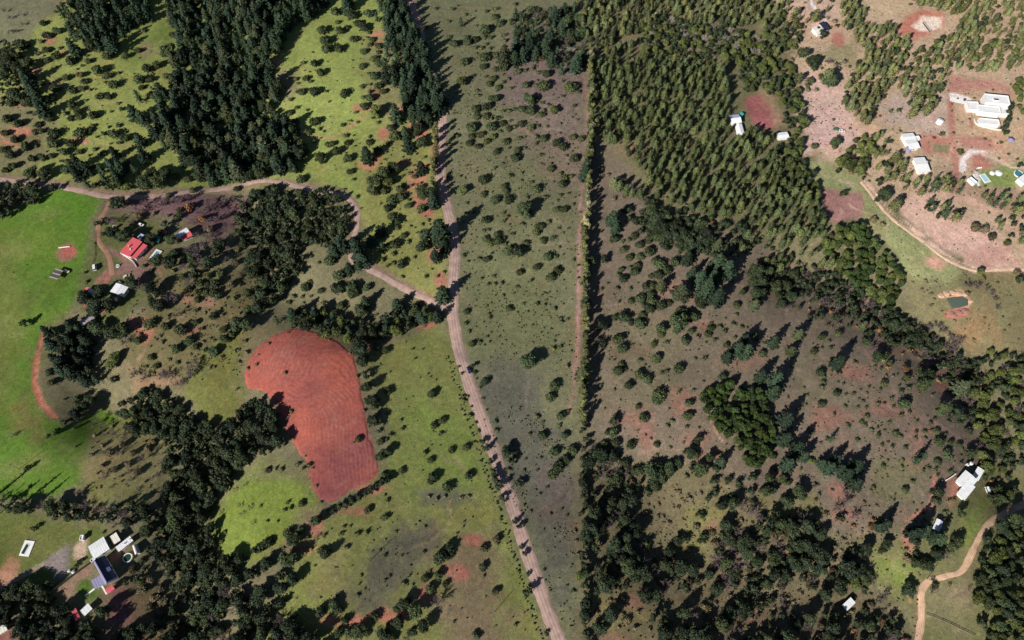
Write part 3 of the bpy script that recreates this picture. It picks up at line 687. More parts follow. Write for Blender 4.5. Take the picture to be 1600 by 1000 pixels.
R_CREAM = plain('cream_roof', (0.74, 0.70, 0.60), rough=0.6, var=0.1, scale=0.4)
R_BROWN = plain('dark_timber', (0.085, 0.07, 0.07), rough=0.8, var=0.3, scale=1.0)
R_SOLAR = plain('dark_roof_panel', (0.03, 0.032, 0.06), rough=0.2, var=0.15, scale=0.6, spec=0.6)
W_WHITE = plain('whitewash', (0.74, 0.72, 0.68), var=0.12, scale=0.5)
W_TIMBER = plain('timber_wall', (0.26, 0.17, 0.11), var=0.25, scale=0.8)
W_BRICK = plain('clay_wall', (0.38, 0.17, 0.12), var=0.2, scale=0.8)
CONC = plain('concrete', (0.62, 0.58, 0.53), var=0.18, scale=0.4)
GLASS = plain('window_glass', (0.03, 0.04, 0.05), rough=0.1, var=0.1, spec=0.7)
FRAME = plain('window_frame_paint', (0.7, 0.68, 0.64), var=0.1)
DOORM = plain('door_wood', (0.20, 0.10, 0.06), var=0.2)
METAL = plain('galvanised', (0.5, 0.5, 0.5), rough=0.4, var=0.15, metal=0.6)
TYRE = plain('tyre_rubber', (0.03, 0.03, 0.03), var=0.2)
POST = plain('weathered_post', (0.22, 0.18, 0.14), var=0.3, scale=2.0)

class Geo:
    def __init__(s): s.v = []; s.f = []
    def quad_prism(s, base, top):
        o = len(s.v); n = len(base); s.v += [tuple(p) for p in base] + [tuple(p) for p in top]
        s.f += [tuple(o + i for i in range(n))[::-1], tuple(o + n + i for i in range(n))]
        for i in range(n): j = (i + 1) % n; s.f.append((o + i, o + j, o + n + j, o + n + i))
    def box(s, O, U, V, u0, u1, v0, v1, z0, z1):
        c = [(u0, v0), (u1, v0), (u1, v1), (u0, v1)]
        P_ = lambda a, b, z: (O[0] + U[0] * a + V[0] * b, O[1] + U[1] * a + V[1] * b, z)
        s.quad_prism([P_(a, b, z0) for a, b in c], [P_(a, b, z1) for a, b in c])
    def slab(s, pts, th):                     # sloping sheet of thickness th under the given top points
        s.quad_prism([(p[0], p[1], p[2] - th) for p in pts], pts)
    def make(s, name, mat, parent): return mesh_obj(name, s.v, s.f, mat, parent)
def frame(A, B, C, h):
    a, b, c = at(*A, h), at(*B, h), at(*C, h)
    u = np.array([b.x - a.x, b.y - a.y]); L_ = float(np.hypot(*u)); u = u / L_
    v = np.array([-u[1], u[0]]); w = float((c.x - b.x) * v[0] + (c.y - b.y) * v[1])
    if w < 0: v = -v; w = -w
    O = np.array([a.x, a.y]); cs = [O, O + u * L_, O + u * L_ + v * w, O + v * w]
    zs = [float(height(*p)) for p in cs]
    return O, u, v, L_, w, min(zs), float(np.mean(zs))
def block(root, A, B, C, h, roof='gable', rm=R_WHITE, wm=W_WHITE, pitch=0.28, over=0.45, rm2=None, win=True, ridge=0.5, parts=('wall', 'roof')):
    """one wing of a building; ridge runs along A-B"""
    O, u, v, L_, w, zb, zg = frame(A, B, C, h)
    O = O - np.array(root.location[:2]); rz = root.location[2]; zb -= rz + 0.4; z1 = zg - rz + h
    P_ = lambda a, b, z: (O[0] + u[0] * a + v[0] * b, O[1] + u[1] * a + v[1] * b, z)
    g = Geo(); i = 0.3
    if roof == 'gable':
        rh = pitch * w * 0.5; rb = w * ridge
        prof = [(i, zb), (w - i, zb), (w - i, z1 - 0.08), (rb, z1 + rh - 0.22), (i, z1 - 0.08)]
        g.quad_prism([P_(i, b, z) for b, z in prof], [P_(L_ - i, b, z) for b, z in prof])
        wall = g.make(parts[0], wm, root)
        e0 = -over; sl = rh / max(rb, 0.1); sr = rh / max(w - rb, 0.1)
        for k, (b0, z0, b1, z2, m) in enumerate(((-over, z1 - over * sl, rb + 0.02, z1 + rh, rm), (w + over, z1 - over * sr, rb - 0.02, z1 + rh + 0.01, rm2 or rm))):
            g = Geo(); g.slab([P_(-over, b0, z0), P_(L_ + over, b0, z0), P_(L_ + over, b1, z2), P_(-over, b1, z2)], 0.12)
            n = max(2, int(L_ / 1.1))
            for q in range(n + 1):
                a = -over + 0.06 + (L_ + 2 * over - 0.12) * q / n
                g.slab([P_(a - 0.05, b0, z0 + 0.06), P_(a + 0.05, b0, z0 + 0.06), P_(a + 0.05, b1, z2 + 0.06), P_(a - 0.05, b1, z2 + 0.06)], 0.08)
            g.make('roof_slope', m, root)
        g = Geo(); g.slab([P_(-over, rb - 0.25, z1 + rh + 0.05), P_(L_ + over, rb - 0.25, z1 + rh + 0.05), P_(L_ + over, rb + 0.25, z1 + rh + 0.07), P_(-over, rb + 0.25, z1 + rh + 0.07)], 0.05)
        g.make('ridge_cap', rm, root)
    elif roof == 'mono':
        rh = pitch * w
        prof = [(i, zb), (w - i, zb), (w - i, z1 - 0.14), (i, z1 + rh - 0.14)]
        g.quad_prism([P_(i, b, z) for b, z in prof], [P_(L_ - i, b, z) for b, z in prof]); wall = g.make(parts[0], wm, root)
        g = Geo(); g.slab([P_(-over, -over, z1 + rh + 0.05), P_(L_ + over, -over, z1 + rh + 0.05), P_(L_ + over, w + over, z1), P_(-over, w + over, z1)], 0.12)
        n = max(2, int(L_ / 1.1))
        for q in range(n + 1):
            a = -over + 0.06 + (L_ + 2 * over - 0.12) * q / n
            g.slab([P_(a - 0.05, -over, z1 + rh + 0.11), P_(a + 0.05, -over, z1 + rh + 0.11), P_(a + 0.05, w + over, z1 + 0.06), P_(a - 0.05, w + over, z1 + 0.06)], 0.08)
        g.make('roof', rm, root)
    elif roof == 'flat':
        g.box(O, u, v, i * 0.3, L_ - i * 0.3, i * 0.3, w - i * 0.3, zb, z1 - 0.1); wall = g.make(parts[0], wm, root)
        g = Geo(); g.box(O, u, v, 0.22, L_ - 0.22, 0.22, w - 0.22, z1 - 0.1, z1 + 0.02); g.make('roof', rm, root)
        g = Geo()
        for (a0, a1, b0, b1) in ((-0.1, L_ + 0.1, -0.1, 0.2), (-0.1, L_ + 0.1, w - 0.2, w + 0.1), (-0.1, 0.2, 0.2, w - 0.2), (L_ - 0.2, L_ + 0.1, 0.2, w - 0.2)):
            g.box(O, u, v, a0, a1, b0, b1, z1 - 0.25, z1 + 0.45)
        g.make('parapet', wm, root)
    elif roof == 'barrel':
        n = 8; arc = [(w / 2 - w / 2 * math.cos(math.pi * k / n), z1 - h * 0.75 + (h * 0.75) * math.sin(math.pi * k / n)) for k in range(n + 1)]
        prof = [(0.1, zb)] + [(b, z - 0.1) for b, z in arc][1:-1] + [(w - 0.1, zb)]
        g.quad_prism([P_(i, b, z) for b, z in prof], [P_(L_ - i, b, z) for b, z in prof]); wall = g.make(parts[0], wm, root)
        for k in range(n):
            g = Geo(); (b0, y0), (b1, y1_) = arc[k], arc[k + 1]
            g.slab([P_(0, b0, y0), P_(L_, b0, y0), P_(L_, b1, y1_), P_(0, b1, y1_)], 0.08); g.make('roof_sheet', rm, root)
    if win and h > 2.2:
        for side in (0, 1):
            n = max(1, int(L_ / 4.5)); b = i - 0.05 if side == 0 else w - i + 0.05
            for q in range(n):
                a = L_ * (q + 0.5) / n; base = z1 - h
                if side == 0 and q == n // 2:
                    g = Geo(); g.box(O, u, v, a - 0.5, a + 0.5, b - 0.04, b + 0.04, base + 0.05, base + 2.05); d = g.make('door', DOORM, root); continue
                g = Geo(); g.box(O, u, v, a - 0.7, a + 0.7, b - 0.05, b + 0.05, base + 0.85, base + 2.0); f = g.make('window', FRAME, root)
                g = Geo(); bb = b - 0.06 if side == 0 else b + 0.06
                g.box(O, u, v, a - 0.58, a + 0.58, bb - 0.02, bb + 0.02, base + 0.97, base + 1.88); g.make('pane', GLASS, f)
    return O, u, v, L_, w, z1
def building(name, px, label, cat, blocks):
    c = at(*px); r = empty(name, (c.x, c.y, c.z))
    out = [block(r, *b[:4], **(b[4] if len(b) > 4 else {})) for b in blocks]
    tag(r, label, cat); return r, out
def chimney(r, o, a, b, h=1.4):
    O, u, v, L_, w, z1 = o; g = Geo(); g.box(O, u, v, a - 0.35, a + 0.35, b - 0.35, b + 0.35, z1 - 0.2, z1 + h); c = g.make('chimney', W_BRICK, r)
    g = Geo(); g.box(O, u, v, a - 0.42, a + 0.42, b - 0.42, b + 0.42, z1 + h, z1 + h + 0.12); g.make('cap', CONC, c)

# hillside farm at the left
r, o = building('farmhouse', (206, 388), 'long farmhouse with two stepped red roofs and a white front', 'house', [
    ((188.5,394), (208,372.5), (220.5,379), 4.4, dict(roof='mono', rm=R_RED, pitch=0.07)), ((203.5,399.5), (221.5,380.5), (229,384.5), 3.2, dict(roof='mono', rm=R_RED, pitch=0.10))])
chimney(r, o[0], 6.0, 2.4, 1.6)
g = Geo(); O, u, v, L_, w, z1 = o[0]; g.box(O, u, v, 4.2, 5.1, w * 0.5 + 0.6, w * 0.5 + 1.5, z1 + 0.3, z1 + 0.75); g.make('skylight', FRAME, r)
building('garden_shed', (245, 374), 'small teal-roofed shed behind the red-roofed farmhouse', 'shed', [((240.8,377), (244.2,370), (249,372.5), 2.6, dict(rm=R_TEAL, wm=W_TIMBER, win=False))])
building('garden_shed', (255, 363), 'tiny red-roofed shed beside the teal-roofed shed', 'shed', [((251.5,364.5), (256,360), (259.5,362.5), 2.4, dict(rm=R_RED, wm=W_TIMBER, win=False, roof='mono', pitch=0.15))])
building('store_hut', (219, 369), 'tiny blue-grey roofed hut right behind the red-roofed farmhouse', 'hut', [((216,370.5), (220,366), (223.5,368), 2.4, dict(rm=R_BLUE, wm=W_TIMBER, win=False, roof='mono', pitch=0.15))])
building('cottage', (286, 363), 'cottage with one white and one red roof at the orchard edge', 'house', [((274,365.5), (291,357), (294,362), 3.2, dict(rm=R_WHITE, pitch=0.3)), ((283,369.5), (297,363.5), (299,368.5), 2.8, dict(roof='mono', rm=R_RED, pitch=0.15))])
r, o = building('farm_building', (184, 450), 'square white-roofed farm building with a grey lean-to beside the track', 'house', [((173,455), (181.5,443), (197,452.5), 3.8, dict(pitch=0.14)), ((183,443.5), (197,452), (200.5,449), 2.8, dict(roof='mono', rm=R_GREY, wm=W_TIMBER, pitch=0.12))])
building('cottage', (136, 454), 'small cottage with one red and one white roof slope by the green field', 'house', [((127.5,458.5), (134,449), (145,454.5), 3.0, dict(rm=R_RED, rm2=R_WHITE, pitch=0.35))])
building('barn', (137, 498), 'weathered grey-roofed barn under the dark trees by the green field', 'barn', [((124.5,503), (142,490.5), (149,496.5), 3.2, dict(rm=R_GREY, wm=W_TIMBER, pitch=0.25, win=False))])
# open timber shelter in the green field
c = at(87, 427); r = empty('timber_shelter', c); O, u, v, L_, w, zb, zg = frame((77.5,433.5), (87.5,419.5), (97.5,424.5), 2.6); O = O - np.array((c.x, c.y)); zr = zg - c.z
for a in (0.3, L_ / 2, L_ - 0.3):
    for b in (0.3, w - 0.3):
        g = Geo(); g.box(O, u, v, a - 0.12, a + 0.12, b - 0.12, b + 0.12, zr - 0.6, zr + 2.6); g.make('post', POST, r)
for k in range(7):
    a = L_ * (k + 0.5) / 7; g = Geo(); g.box(O, u, v, a - L_ / 16, a + L_ / 16, -0.3, w + 0.3, zr + 2.62 + 0.03 * (k % 2), zr + 2.72 + 0.03 * (k % 2)); g.make('roof_sheet', R_BROWN if k % 3 else R_GREY, r)
for b in (0.3, w - 0.3):
    g = Geo(); g.box(O, u, v, 0, L_, b - 0.1, b + 0.1, zr + 2.42, zr + 2.6); g.make('beam', POST, r)
tag(r, 'open timber shelter with dark slatted roof in the bright green field', 'shelter')

# pools: deck, coping and water
W_CYAN = plain('pool_water_cyan', (0.36, 0.62, 0.66), rough=0.08, var=0.08, scale=0.5, spec=0.5)
W_BLUE = plain('pool_water_blue', (0.16, 0.26, 0.38), rough=0.08, var=0.08, scale=0.5, spec=0.5)
W_GREEN = plain('pool_water_green', (0.02, 0.055, 0.03), rough=0.06, var=0.15, scale=0.5, spec=0.5)
W_TEAL = plain('pool_water_teal', (0.05, 0.20, 0.26), rough=0.08, var=0.1, scale=0.5, spec=0.5)
def pool(label, deck, water, wm, dm=CONC):
    c = at(*deck[0]); r = empty('swimming_pool', c)
    def fr(q): O, u, v, L_, w, zb, zg = frame(*q, 0.3); return O - np.array((c.x, c.y)), u, v, L_, w, zb - c.z, zg - c.z
    O, u, v, L_, w, zb, zg = fr(deck); O2, u2, v2, L2, w2, _, _ = fr(water)
    g = Geo(); g.box(O, u, v, 0, L_, 0, w, zb - 0.4, zg + 0.35); g.make('deck', dm, r)
    n = 4
    for k, (a0, a1, b0, b1) in enumerate(((-0.35, L2 + 0.35, -0.35, 0), (-0.35, L2 + 0.35, w2, w2 + 0.35), (-0.35, 0, 0, w2), (L2, L2 + 0.35, 0, w2))):
        g = Geo(); g.box(O2, u2, v2, a0, a1, b0, b1, zg + 0.30, zg + 0.46); g.make('coping', FRAME, r)
    g = Geo(); g.box(O2, u2, v2, 0, L2, 0, w2, zg + 0.28, zg + 0.39); g.make('water', wm, r)
    tag(r, label, 'pool'); return r
WDECK = plain('white_deck', (0.78, 0.76, 0.73), var=0.08, scale=0.6)
pool('small blue pool on a pale deck beside the red-roofed farmhouse', ((231,405), (244.5,389), (253,394)), ((236,403), (245,392.5), (249,395.5)), W_BLUE, R_CREAM)
pool('dark green pool in a white deck on the lower left lawn', ((29,868), (39.5,844), (53,849.5)), ((33,864.5), (41.5,850), (45.5,852)), W_GREEN, WDECK)
pool('pale cyan garden pool among lawns at the right edge', ((1529.5,273), (1538.5,270.5), (1545.5,284.5)), ((1531.5,273.5), (1537.8,272), (1543.5,283.5)), W_CYAN, WDECK)
c = at(200.5, 872); r = empty('round_pool', c)
def ring(r0, r1, z0, z1, n=24):
    V = []; F = []
    for k in range(n):
        t = 6.28318 * k / n; cs, sn = math.cos(t), math.sin(t); V += [(r0*cs, r0*sn, z0), (r1*cs, r1*sn, z0), (r1*cs, r1*sn, z1), (r0*cs, r0*sn, z1)]
    for k in range(n):
        a, b = 4*k, 4*((k+1) % n); F += [(a, b, b+1, a+1), (a+1, b+1, b+2, a+2), (a+2, b+2, b+3, a+3), (a+3, b+3, b, a)]
    return V, F
def disc(rad, z0, z1, n=24):
    V = [(rad*math.cos(6.28318*k/n), rad*math.sin(6.28318*k/n), z) for z in (z0, z1) for k in range(n)]
    return V, [tuple(range(n))[::-1], tuple(range(n, 2*n))] + [(k, (k+1) % n, n + (k+1) % n, n + k) for k in range(n)]
mesh_obj('rim', *ring(2.1, 2.55, -0.4, 1.15), WDECK, r); mesh_obj('water', *disc(2.1, 0.2, 0.95), W_GREEN, r)
tag(r, 'round above-ground pool with white rim beside the steep-gabled house', 'pool')
c = at(1591, 272); r = empty('round_pool', c); mesh_obj('rim', *ring(2.8, 3.3, -0.4, 0.6), WDECK, r); mesh_obj('water', *disc(2.8, 0.0, 0.45), W_TEAL, r); tag(r, 'round teal pool beside the building at the right edge', 'pool')

# lower left farm
building('farm_hall', (155, 848), 'wide white-roofed hall of the lower left farm', 'barn', [((139,854.5), (161,840), (170.5,857), 4.2, dict(pitch=0.10))])
building('annex', (180, 839), 'small white-roofed annex above the long white roof', 'shed', [((173.5,838.5), (181,833.5), (188,843), 3.2, dict(roof='mono', rm=R_CREAM, pitch=0.06, win=False))])
r, o = building('long_stable', (194, 848), 'long narrow white-roofed stable of the lower left farm', 'barn', [((181.5,855), (203,839.5), (207,845), 3.2, dict(roof='mono', pitch=0.08))])
for a in (4.5, 8.0):
    O, u, v, L_, w, z1 = o[0]; g = Geo(); g.box(O, u, v, a - 0.3, a + 0.3, 1.0, 1.6, z1 - 0.1, z1 + 0.9); g.make('vent', METAL, r)
building('arched_shelter', (211, 860), 'arched pale pink shelter beside the round pool', 'shelter', [((204,853), (209.5,867), (217.5,864.5), 3.2, dict(roof='barrel', rm=R_CREAM, win=False))])
r, o = building('gabled_house', (163, 895), 'steep-gabled house with shaded navy roof slope, lilac porch and red wing', 'house', [((147,880), (165.5,912.5), (182,902.5), 4.4, dict(rm=R_LAV, rm2=R_SHADED, pitch=0.85, ridge=0.22)), ((144,908), (158,899.5), (163,910.5), 3.0, dict(roof='mono', rm=R_LAV, pitch=0.1)), ((165,920.5), (174,914), (178,919.5), 3.0, dict(rm=R_RED, wm=W_WHITE, pitch=0.4))])  # one blue-grey roof: far slope navy, its shade put into the colour
O, u, v, L_, w, z1 = o[0]
P3 = lambda a, b: (O[0] + u[0]*a + v[0]*b, O[1] + u[1]*a + v[1]*b, z1 + 0.10 + 0.85 * w * 0.5 * (w - b) / (w * 0.78))
g = Geo(); g.slab([P3(L_ * .48, w * .7), P3(L_ * .66, w * .7), P3(L_ * .66, w * .98), P3(L_ * .48, w * .98)], 0.08); g.make('solar_panel', R_BLUE, r)
building('pump_hut', (145, 874), 'tiny white box hut against the dark boundary fence', 'hut', [((141,875.5), (146.5,871), (149,874.5), 2.2, dict(roof='flat', win=False))])
building('hut', (134, 948), 'small white-roofed hut in the trees below the steep-gabled house', 'hut', [((127,954), (137,944.5), (142,951.5), 2.8, dict(pitch=0.15))])
building('hut', (118, 961), 'small red-roofed hut beside the white-roofed hut in the trees', 'hut', [((113,954.5), (119.5,969), (124,966.5), 2.6, dict(roof='mono', rm=R_RED, wm=W_TIMBER, pitch=0.15))])
building('shed', (4, 980), 'cream-roofed shed cut by the lower left picture edge', 'shed', [((-4,982), (7,975.5), (9,984.5), 2.8, dict(rm=R_CREAM, pitch=0.12))])
c = at(128, 838); building('store_box', (128, 838), 'white box store at the head of the concrete yard', 'hut', [((124.5,844), (126,836.5), (131,837), 2.2, dict(roof='flat', win=False))])
def path_slab(name, label, pix, width, mat, th=0.14):
    c = smooth_line([at(*q) for q in pix], 1.2); tg = np.gradient(c, axis=0); tg /= np.linalg.norm(tg, axis=1)[:, None]; n = np.stack([tg[:, 1], -tg[:, 0]], 1)
    V = []
    for s_, dz in ((-0.5, -0.3), (-0.5, th), (0.5, th), (0.5, -0.3)):
        q = c + n * width * s_; V.append(np.c_[q, height(q[:, 0], q[:, 1]) + dz])
    m = len(c); V = np.stack(V, 1).reshape(-1, 3); F = [(4*i+k, 4*i+k+1, 4*i+k+5, 4*i+k+4) for i in range(m-1) for k in range(3)]
    o = mesh_obj(name, V, F, mat); o['kind'] = 'structure'; return o
path_slab('garden_path', '', [(133,931.5),(145,922),(157.5,912.7)], 0.9, WDECK); path_slab('garden_path', '', [(157.5,912.7),(162,920),(167,928.5)], 0.9, WDECK)
path_slab('villa_drive', '', [(1484,154),(1497,157),(1511,160)], 4.6, WDECK)
path_slab('pool_path', '', [(1521,272),(1525,281),(1529.5,291)], 1.6, WDECK)

# plantation house, lone shed and the house with roof panels
building('plantation_house', (1150, 190), 'white-roofed house at the plantation edge beside the reddish plot', 'house', [((1139.5,181), (1153,179), (1158,190.5), 3.4, dict(rm=R_BLUE, rm2=R_WHITE, pitch=0.3)), ((1149,194), (1152.5,207), (1161.5,205.5), 3.0, dict(pitch=0.25))])
building('shed', (1157, 178), 'tiny teal-roofed shed behind the plantation house', 'shed', [((1155,179.5), (1158,176), (1161,178.5), 2.2, dict(roof='mono', rm=R_TEAL, wm=W_TIMBER, win=False, pitch=0.1))])
building('shed', (1222, 211), 'lone white-roofed shed between plantation and pink clearing', 'shed', [((1214,208), (1229,206.5), (1230,214.5), 3.0, dict(pitch=0.15, win=False))])
r, o = building('panel_house', (1280, 44), 'pale house with dark roof panels in the upper right trees', 'house', [((1269,43.5), (1279.5,40.5), (1284.5,51), 3.2, dict(rm=R_CREAM, pitch=0.15)), ((1280,38), (1286,35.5), (1291,46.5), 3.6, dict(roof='mono', rm=R_SOLAR, pitch=0.1))])
O, u, v, L_, w, z1 = o[0]; g = Geo(); g.box(O, u, v, L_ * .55, L_ * .9, w * .1, w * .42, z1 + 0.45, z1 + 0.6); g.make('roof_panel', R_SOLAR, r)
c = at(1448, 41); O, u, v, L_, w, zb, zg = frame((1442.5,33.5), (1454,48), (1456,46.5), 1.5)
r = empty('retaining_wall', c); g = Geo(); g.box(O - np.array((c.x, c.y)), u, v, 0, L_, 0, 0.5, zb - c.z - 0.4, zg - c.z + 1.5); g.make('wall', R_BROWN, r)
g = Geo(); g.box(O - np.array((c.x, c.y)), u, v, -0.1, L_ + 0.1, -0.1, 0.6, zg - c.z + 1.5, zg - c.z + 1.62); g.make('coping', CONC, r); tag(r, 'dark low retaining wall in the white sand pit', 'wall')
# villa
FL = dict(roof='flat'); FLN = dict(roof='flat', win=False)
r, o = building('villa', (1545, 168), 'large white flat-roofed villa of several wings at the upper right', 'house', [((1538,146), (1575,150.5), (1573.5,163.5), 5.8, FL), ((1528,163), (1561,167.5), (1559.5,178), 4.4, FL), ((1510,158.5), (1527.5,159.5), (1525.5,171), 3.6, FL), ((1530,183.5), (1560,188), (1559,196), 3.4, FL), ((1563,166), (1574,167), (1572,178), 4.0, FL)])
O, u, v, L_, w, z1 = o[0]; g = Geo(); g.box(O, u, v, L_ * .32, L_ * .55, w * .55, w * .75, z1 + 0.02, z1 + 0.9); g.make('roof_light', FRAME, r)
g = Geo(); g.box(O, u, v, L_ * .34, L_ * .53, w * .57, w * .73, z1 + 0.9, z1 + 0.95); g.make('pane', GLASS, r)
def wall_line(name, label, pix, h, th, mat, cap=None, cat='wall'):
    c = at(*pix[0]); r = empty(name, c); q = smooth_line([at(*p) for p in pix], 3.0)
    for (a, b) in zip(q[:-1], q[1:]):
        d = b - a; l = float(np.hypot(*d)); u = d / l; v = np.array([-u[1], u[0]]); z0 = min(float(height(*a)), float(height(*b))); z1 = max(float(height(*a)), float(height(*b)))
        g = Geo(); g.box(a - np.array((c.x, c.y)), u, v, 0, l, -th / 2, th / 2, z0 - c.z - 0.4, z1 - c.z + h); g.make('wall_panel', mat, r)
        if cap: g = Geo(); g.box(a - np.array((c.x, c.y)), u, v, -0.02, l + 0.02, -th / 2 - 0.05, th / 2 + 0.05, z1 - c.z + h, z1 - c.z + h + 0.08); g.make('coping', cap, r)
    tag(r, label, cat); return r
wall_line('garden_wall', 'pale garden wall curving below the white villa', [(1522,186),(1523,192),(1530,197),(1546,201),(1563,204),(1567,194)], 1.1, 0.5, R_CREAM, CONC)
wall_line('yard_wall', 'low white yard wall in front of the red-roofed farmhouse', [(189,396),(204,406),(209,410),(214,418)], 0.9, 0.35, WDECK, CONC)
wall_line('garden_wall', 'broken white garden wall beside the white hillside house', [(1477,751),(1484,747),(1492,741)], 0.9, 0.5, WDECK)
building('white_house', (1420, 218), 'white L-shaped house at the end of the red drive', 'house', [((1409,209.5), (1426,208), (1428.5,219), 3.4, dict(pitch=0.14)), ((1414,219.5), (1429,217), (1431,231), 3.4, dict(pitch=0.14)), ((1427,213.5), (1435,212.5), (1435.5,218), 3.0, FLN)])
building('white_house', (1438, 258), 'white house with stepped roof just below the L-shaped white house', 'house', [((1427.5,247), (1443.5,246), (1448,267.5), 3.6, dict(pitch=0.10)), ((1444.5,251), (1449.5,252.5), (1450.5,265), 3.0, FLN)])
building('edge_house', (1596, 277), 'white building cut by the right picture edge beside the teal pool', 'house', [((1590,279), (1601,271.5), (1610,281), 3.4, FL)])
building('pool_house', (1517, 282), 'low white flat pavilion beside the pale garden pool', 'pavilion', [((1512.5,279), (1517,276.5), (1523.5,287.5), 2.4, FLN)])
# white hillside house, huts
r, o = building('hillside_house', (1514, 750), 'white hillside house of three roofs at the lower right', 'house', [((1497,750.5), (1509,736), (1526,748.5), 3.8, dict(pitch=0.12)), ((1498,770.5), (1511,752.5), (1521.5,760), 3.4, dict(pitch=0.12)), ((1522,744), (1528.5,730.5), (1535.5,735), 3.4, dict(pitch=0.12))])
building('blue_hut', (1466, 820), 'hut with pale blue and white roof under dark trees', 'hut', [((1459,825), (1465,811.5), (1472.5,816.5), 3.0, dict(rm=R_WHITE, rm2=R_BLUE, pitch=0.35))])
building('hut', (1326, 942), 'lone white-roofed hut in the lower right woodland', 'hut', [((1317.5,946), (1329,935), (1335,941.5), 3.0, dict(roof='mono', pitch=0.06))])
# round tanks
def tank(px, rad, h, label, mat=WDECK):
    c = at(*px); r = empty('water_tank', c); mesh_obj('body', *disc(rad, -0.5, h), mat, r)
    V = [(rad * 1.03 * math.cos(6.28318*k/20), rad * 1.03 * math.sin(6.28318*k/20), h) for k in range(20)] + [(0, 0, h + rad * 0.3)]
    mesh_obj('lid', V, [(k, (k+1) % 20, 20) for k in range(20)] + [tuple(range(20))[::-1]], mat, r); v_, f_ = disc(0.3, h + rad * 0.2, h + rad * 0.36, 10); mesh_obj('hatch', v_, f_, METAL, r)
    tag(r, label, 'tank')
tank((1467,192), 2.4, 2.4, 'round white water tank on the brown lawn left of the villa')
tank((1418,235), 2.2, 2.4, 'round lilac-grey tank beside the L-shaped white house', R_LAV)
tank((180,357), 1.1, 2.4, 'small white water tank above the red-roofed farmhouse')
tank((1509.7,727.5), 0.9, 1.8, 'left of two small white tanks behind the white hillside house'); tank((1515.3,725.5), 1.0, 1.9, 'right of two small white tanks behind the white hillside house')
tank((181.8,469.5), 1.0, 1.6, 'small white tank below the square white-roofed farm building')
tank((1550,271), 1.8, 0.9, 'low round pale basin right of the garden pool'); tank((1560,271), 2.4, 0.8, 'wider oval pale basin further right of the garden pool')
tank((109,892.5), 0.7, 1.0, 'left one of two white drums beside the grey farmyard'); tank((115.5,894.5), 0.8, 1.0, 'right one of two white drums beside the grey farmyard')

# ------------------------------------------------------------------ vehicles
def car(name, px, px2, label, paint, cat, L_=4.4, W=1.8, H=1.5, van=False):
    c = at(*px); d = at(*px2) - c; rz = math.atan2(d.y, d.x); r = empty(name, (c.x, c.y, c.z + 0.22), rz)
    P2 = [(-L_/2, 0.35), (L_/2, 0.35), (L_/2, 0.75), (L_*0.28, 0.95), (-L_/2, 0.98)] if not van else [(-L_/2, 0.35), (L_/2, 0.35), (L_/2, 0.95), (L_*0.42, 1.1), (-L_/2, 1.1)]
    g = Geo(); g.quad_prism([(x, -W/2, z) for x, z in P2], [(x, W/2, z) for x, z in P2]); g.make('body', paint, r)
    x0, x1 = (-L_*0.34, L_*0.2) if not van else (-L_*0.48, L_*0.38)
    cab = [(x0 - 0.15, W*0.46), (x1 + 0.35, W*0.46)]; top = [(x0 + 0.15, W*0.40), (x1 - 0.25, W*0.40)]; zc = 0.95 if not van else 1.1
    g = Geo(); g.quad_prism([(cab[0][0], -cab[0][1], zc), (cab[1][0], -cab[0][1], zc), (cab[1][0], cab[0][1], zc), (cab[0][0], cab[0][1], zc)], [(top[0][0], -top[0][1], H), (top[1][0], -top[0][1], H), (top[1][0], top[0][1], H), (top[0][0], top[0][1], H)])
    g.make('glasshouse', GLASS, r)
    g = Geo(); g.quad_prism([(top[0][0] - .03, -top[0][1], H), (top[1][0], -top[0][1], H), (top[1][0], top[0][1], H), (top[0][0] - .03, top[0][1], H)], [(top[0][0], -top[0][1] + .08, H + .06), (top[1][0] - .1, -top[0][1] + .08, H + .06), (top[1][0] - .1, top[0][1] - .08, H + .06), (top[0][0], top[0][1] - .08, H + .06)])
    g.make('roof', paint, r)
    for x in (-L_*0.31, L_*0.31):
        for s in (-1, 1):
            V = [(x + 0.33*math.cos(6.28318*k/12), s*(W/2 - 0.1) + dy, 0.33 + 0.33*math.sin(6.28318*k/12)) for dy in (-0.12, 0.12) for k in range(12)]
            mesh_obj('wheel', V, [tuple(range(12)), tuple(range(12, 24))[::-1]] + [(k, k + 12, (k+1) % 12 + 12, (k+1) % 12) for k in range(12)], TYRE, r)
    for s in (-1, 1):
        g = Geo(); g.box((0, 0), (1, 0), (0, 1), L_/2 - 0.03, L_/2 + 0.03, s*W*0.36 - 0.16, s*W*0.36 + 0.16, 0.55, 0.72); g.make('headlight', FRAME, r)
    tag(r, label, cat); return r
PAINT_B = plain('dark_blue_paint', (0.012, 0.016, 0.07), rough=0.25, var=0.05, spec=0.6); PAINT_W = plain('white_paint', (0.78, 0.78, 0.76), rough=0.3, var=0.04, spec=0.5)
PAINT_Y = plain('cream_paint', (0.66, 0.58, 0.36), rough=0.4, var=0.06); PAINT_K = plain('black_paint', (0.012, 0.012, 0.014), rough=0.3, var=0.05); PAINT_G = plain('green_paint', (0.05, 0.16, 0.09), rough=0.4, var=0.06)
car('car', (733,579), (737,591), 'dark blue car driving on the main dirt road', PAINT_B, 'car', 4.6, 1.9, 1.55)
car('van', (1542,767), (1545,774), 'small white van parked right of the white hillside house', PAINT_W, 'van', 4.4, 1.8, 2.0, True)
car('van', (149,419), (148,410), 'white van parked on the grass left of the farm track', PAINT_W, 'van', 4.8, 2.0, 2.1, True)
car('pickup', (198.5,432.5), (203,430.5), 'cream car parked in the yard of the red-roofed farmhouse', PAINT_Y, 'car', 4.2, 1.7, 1.5)
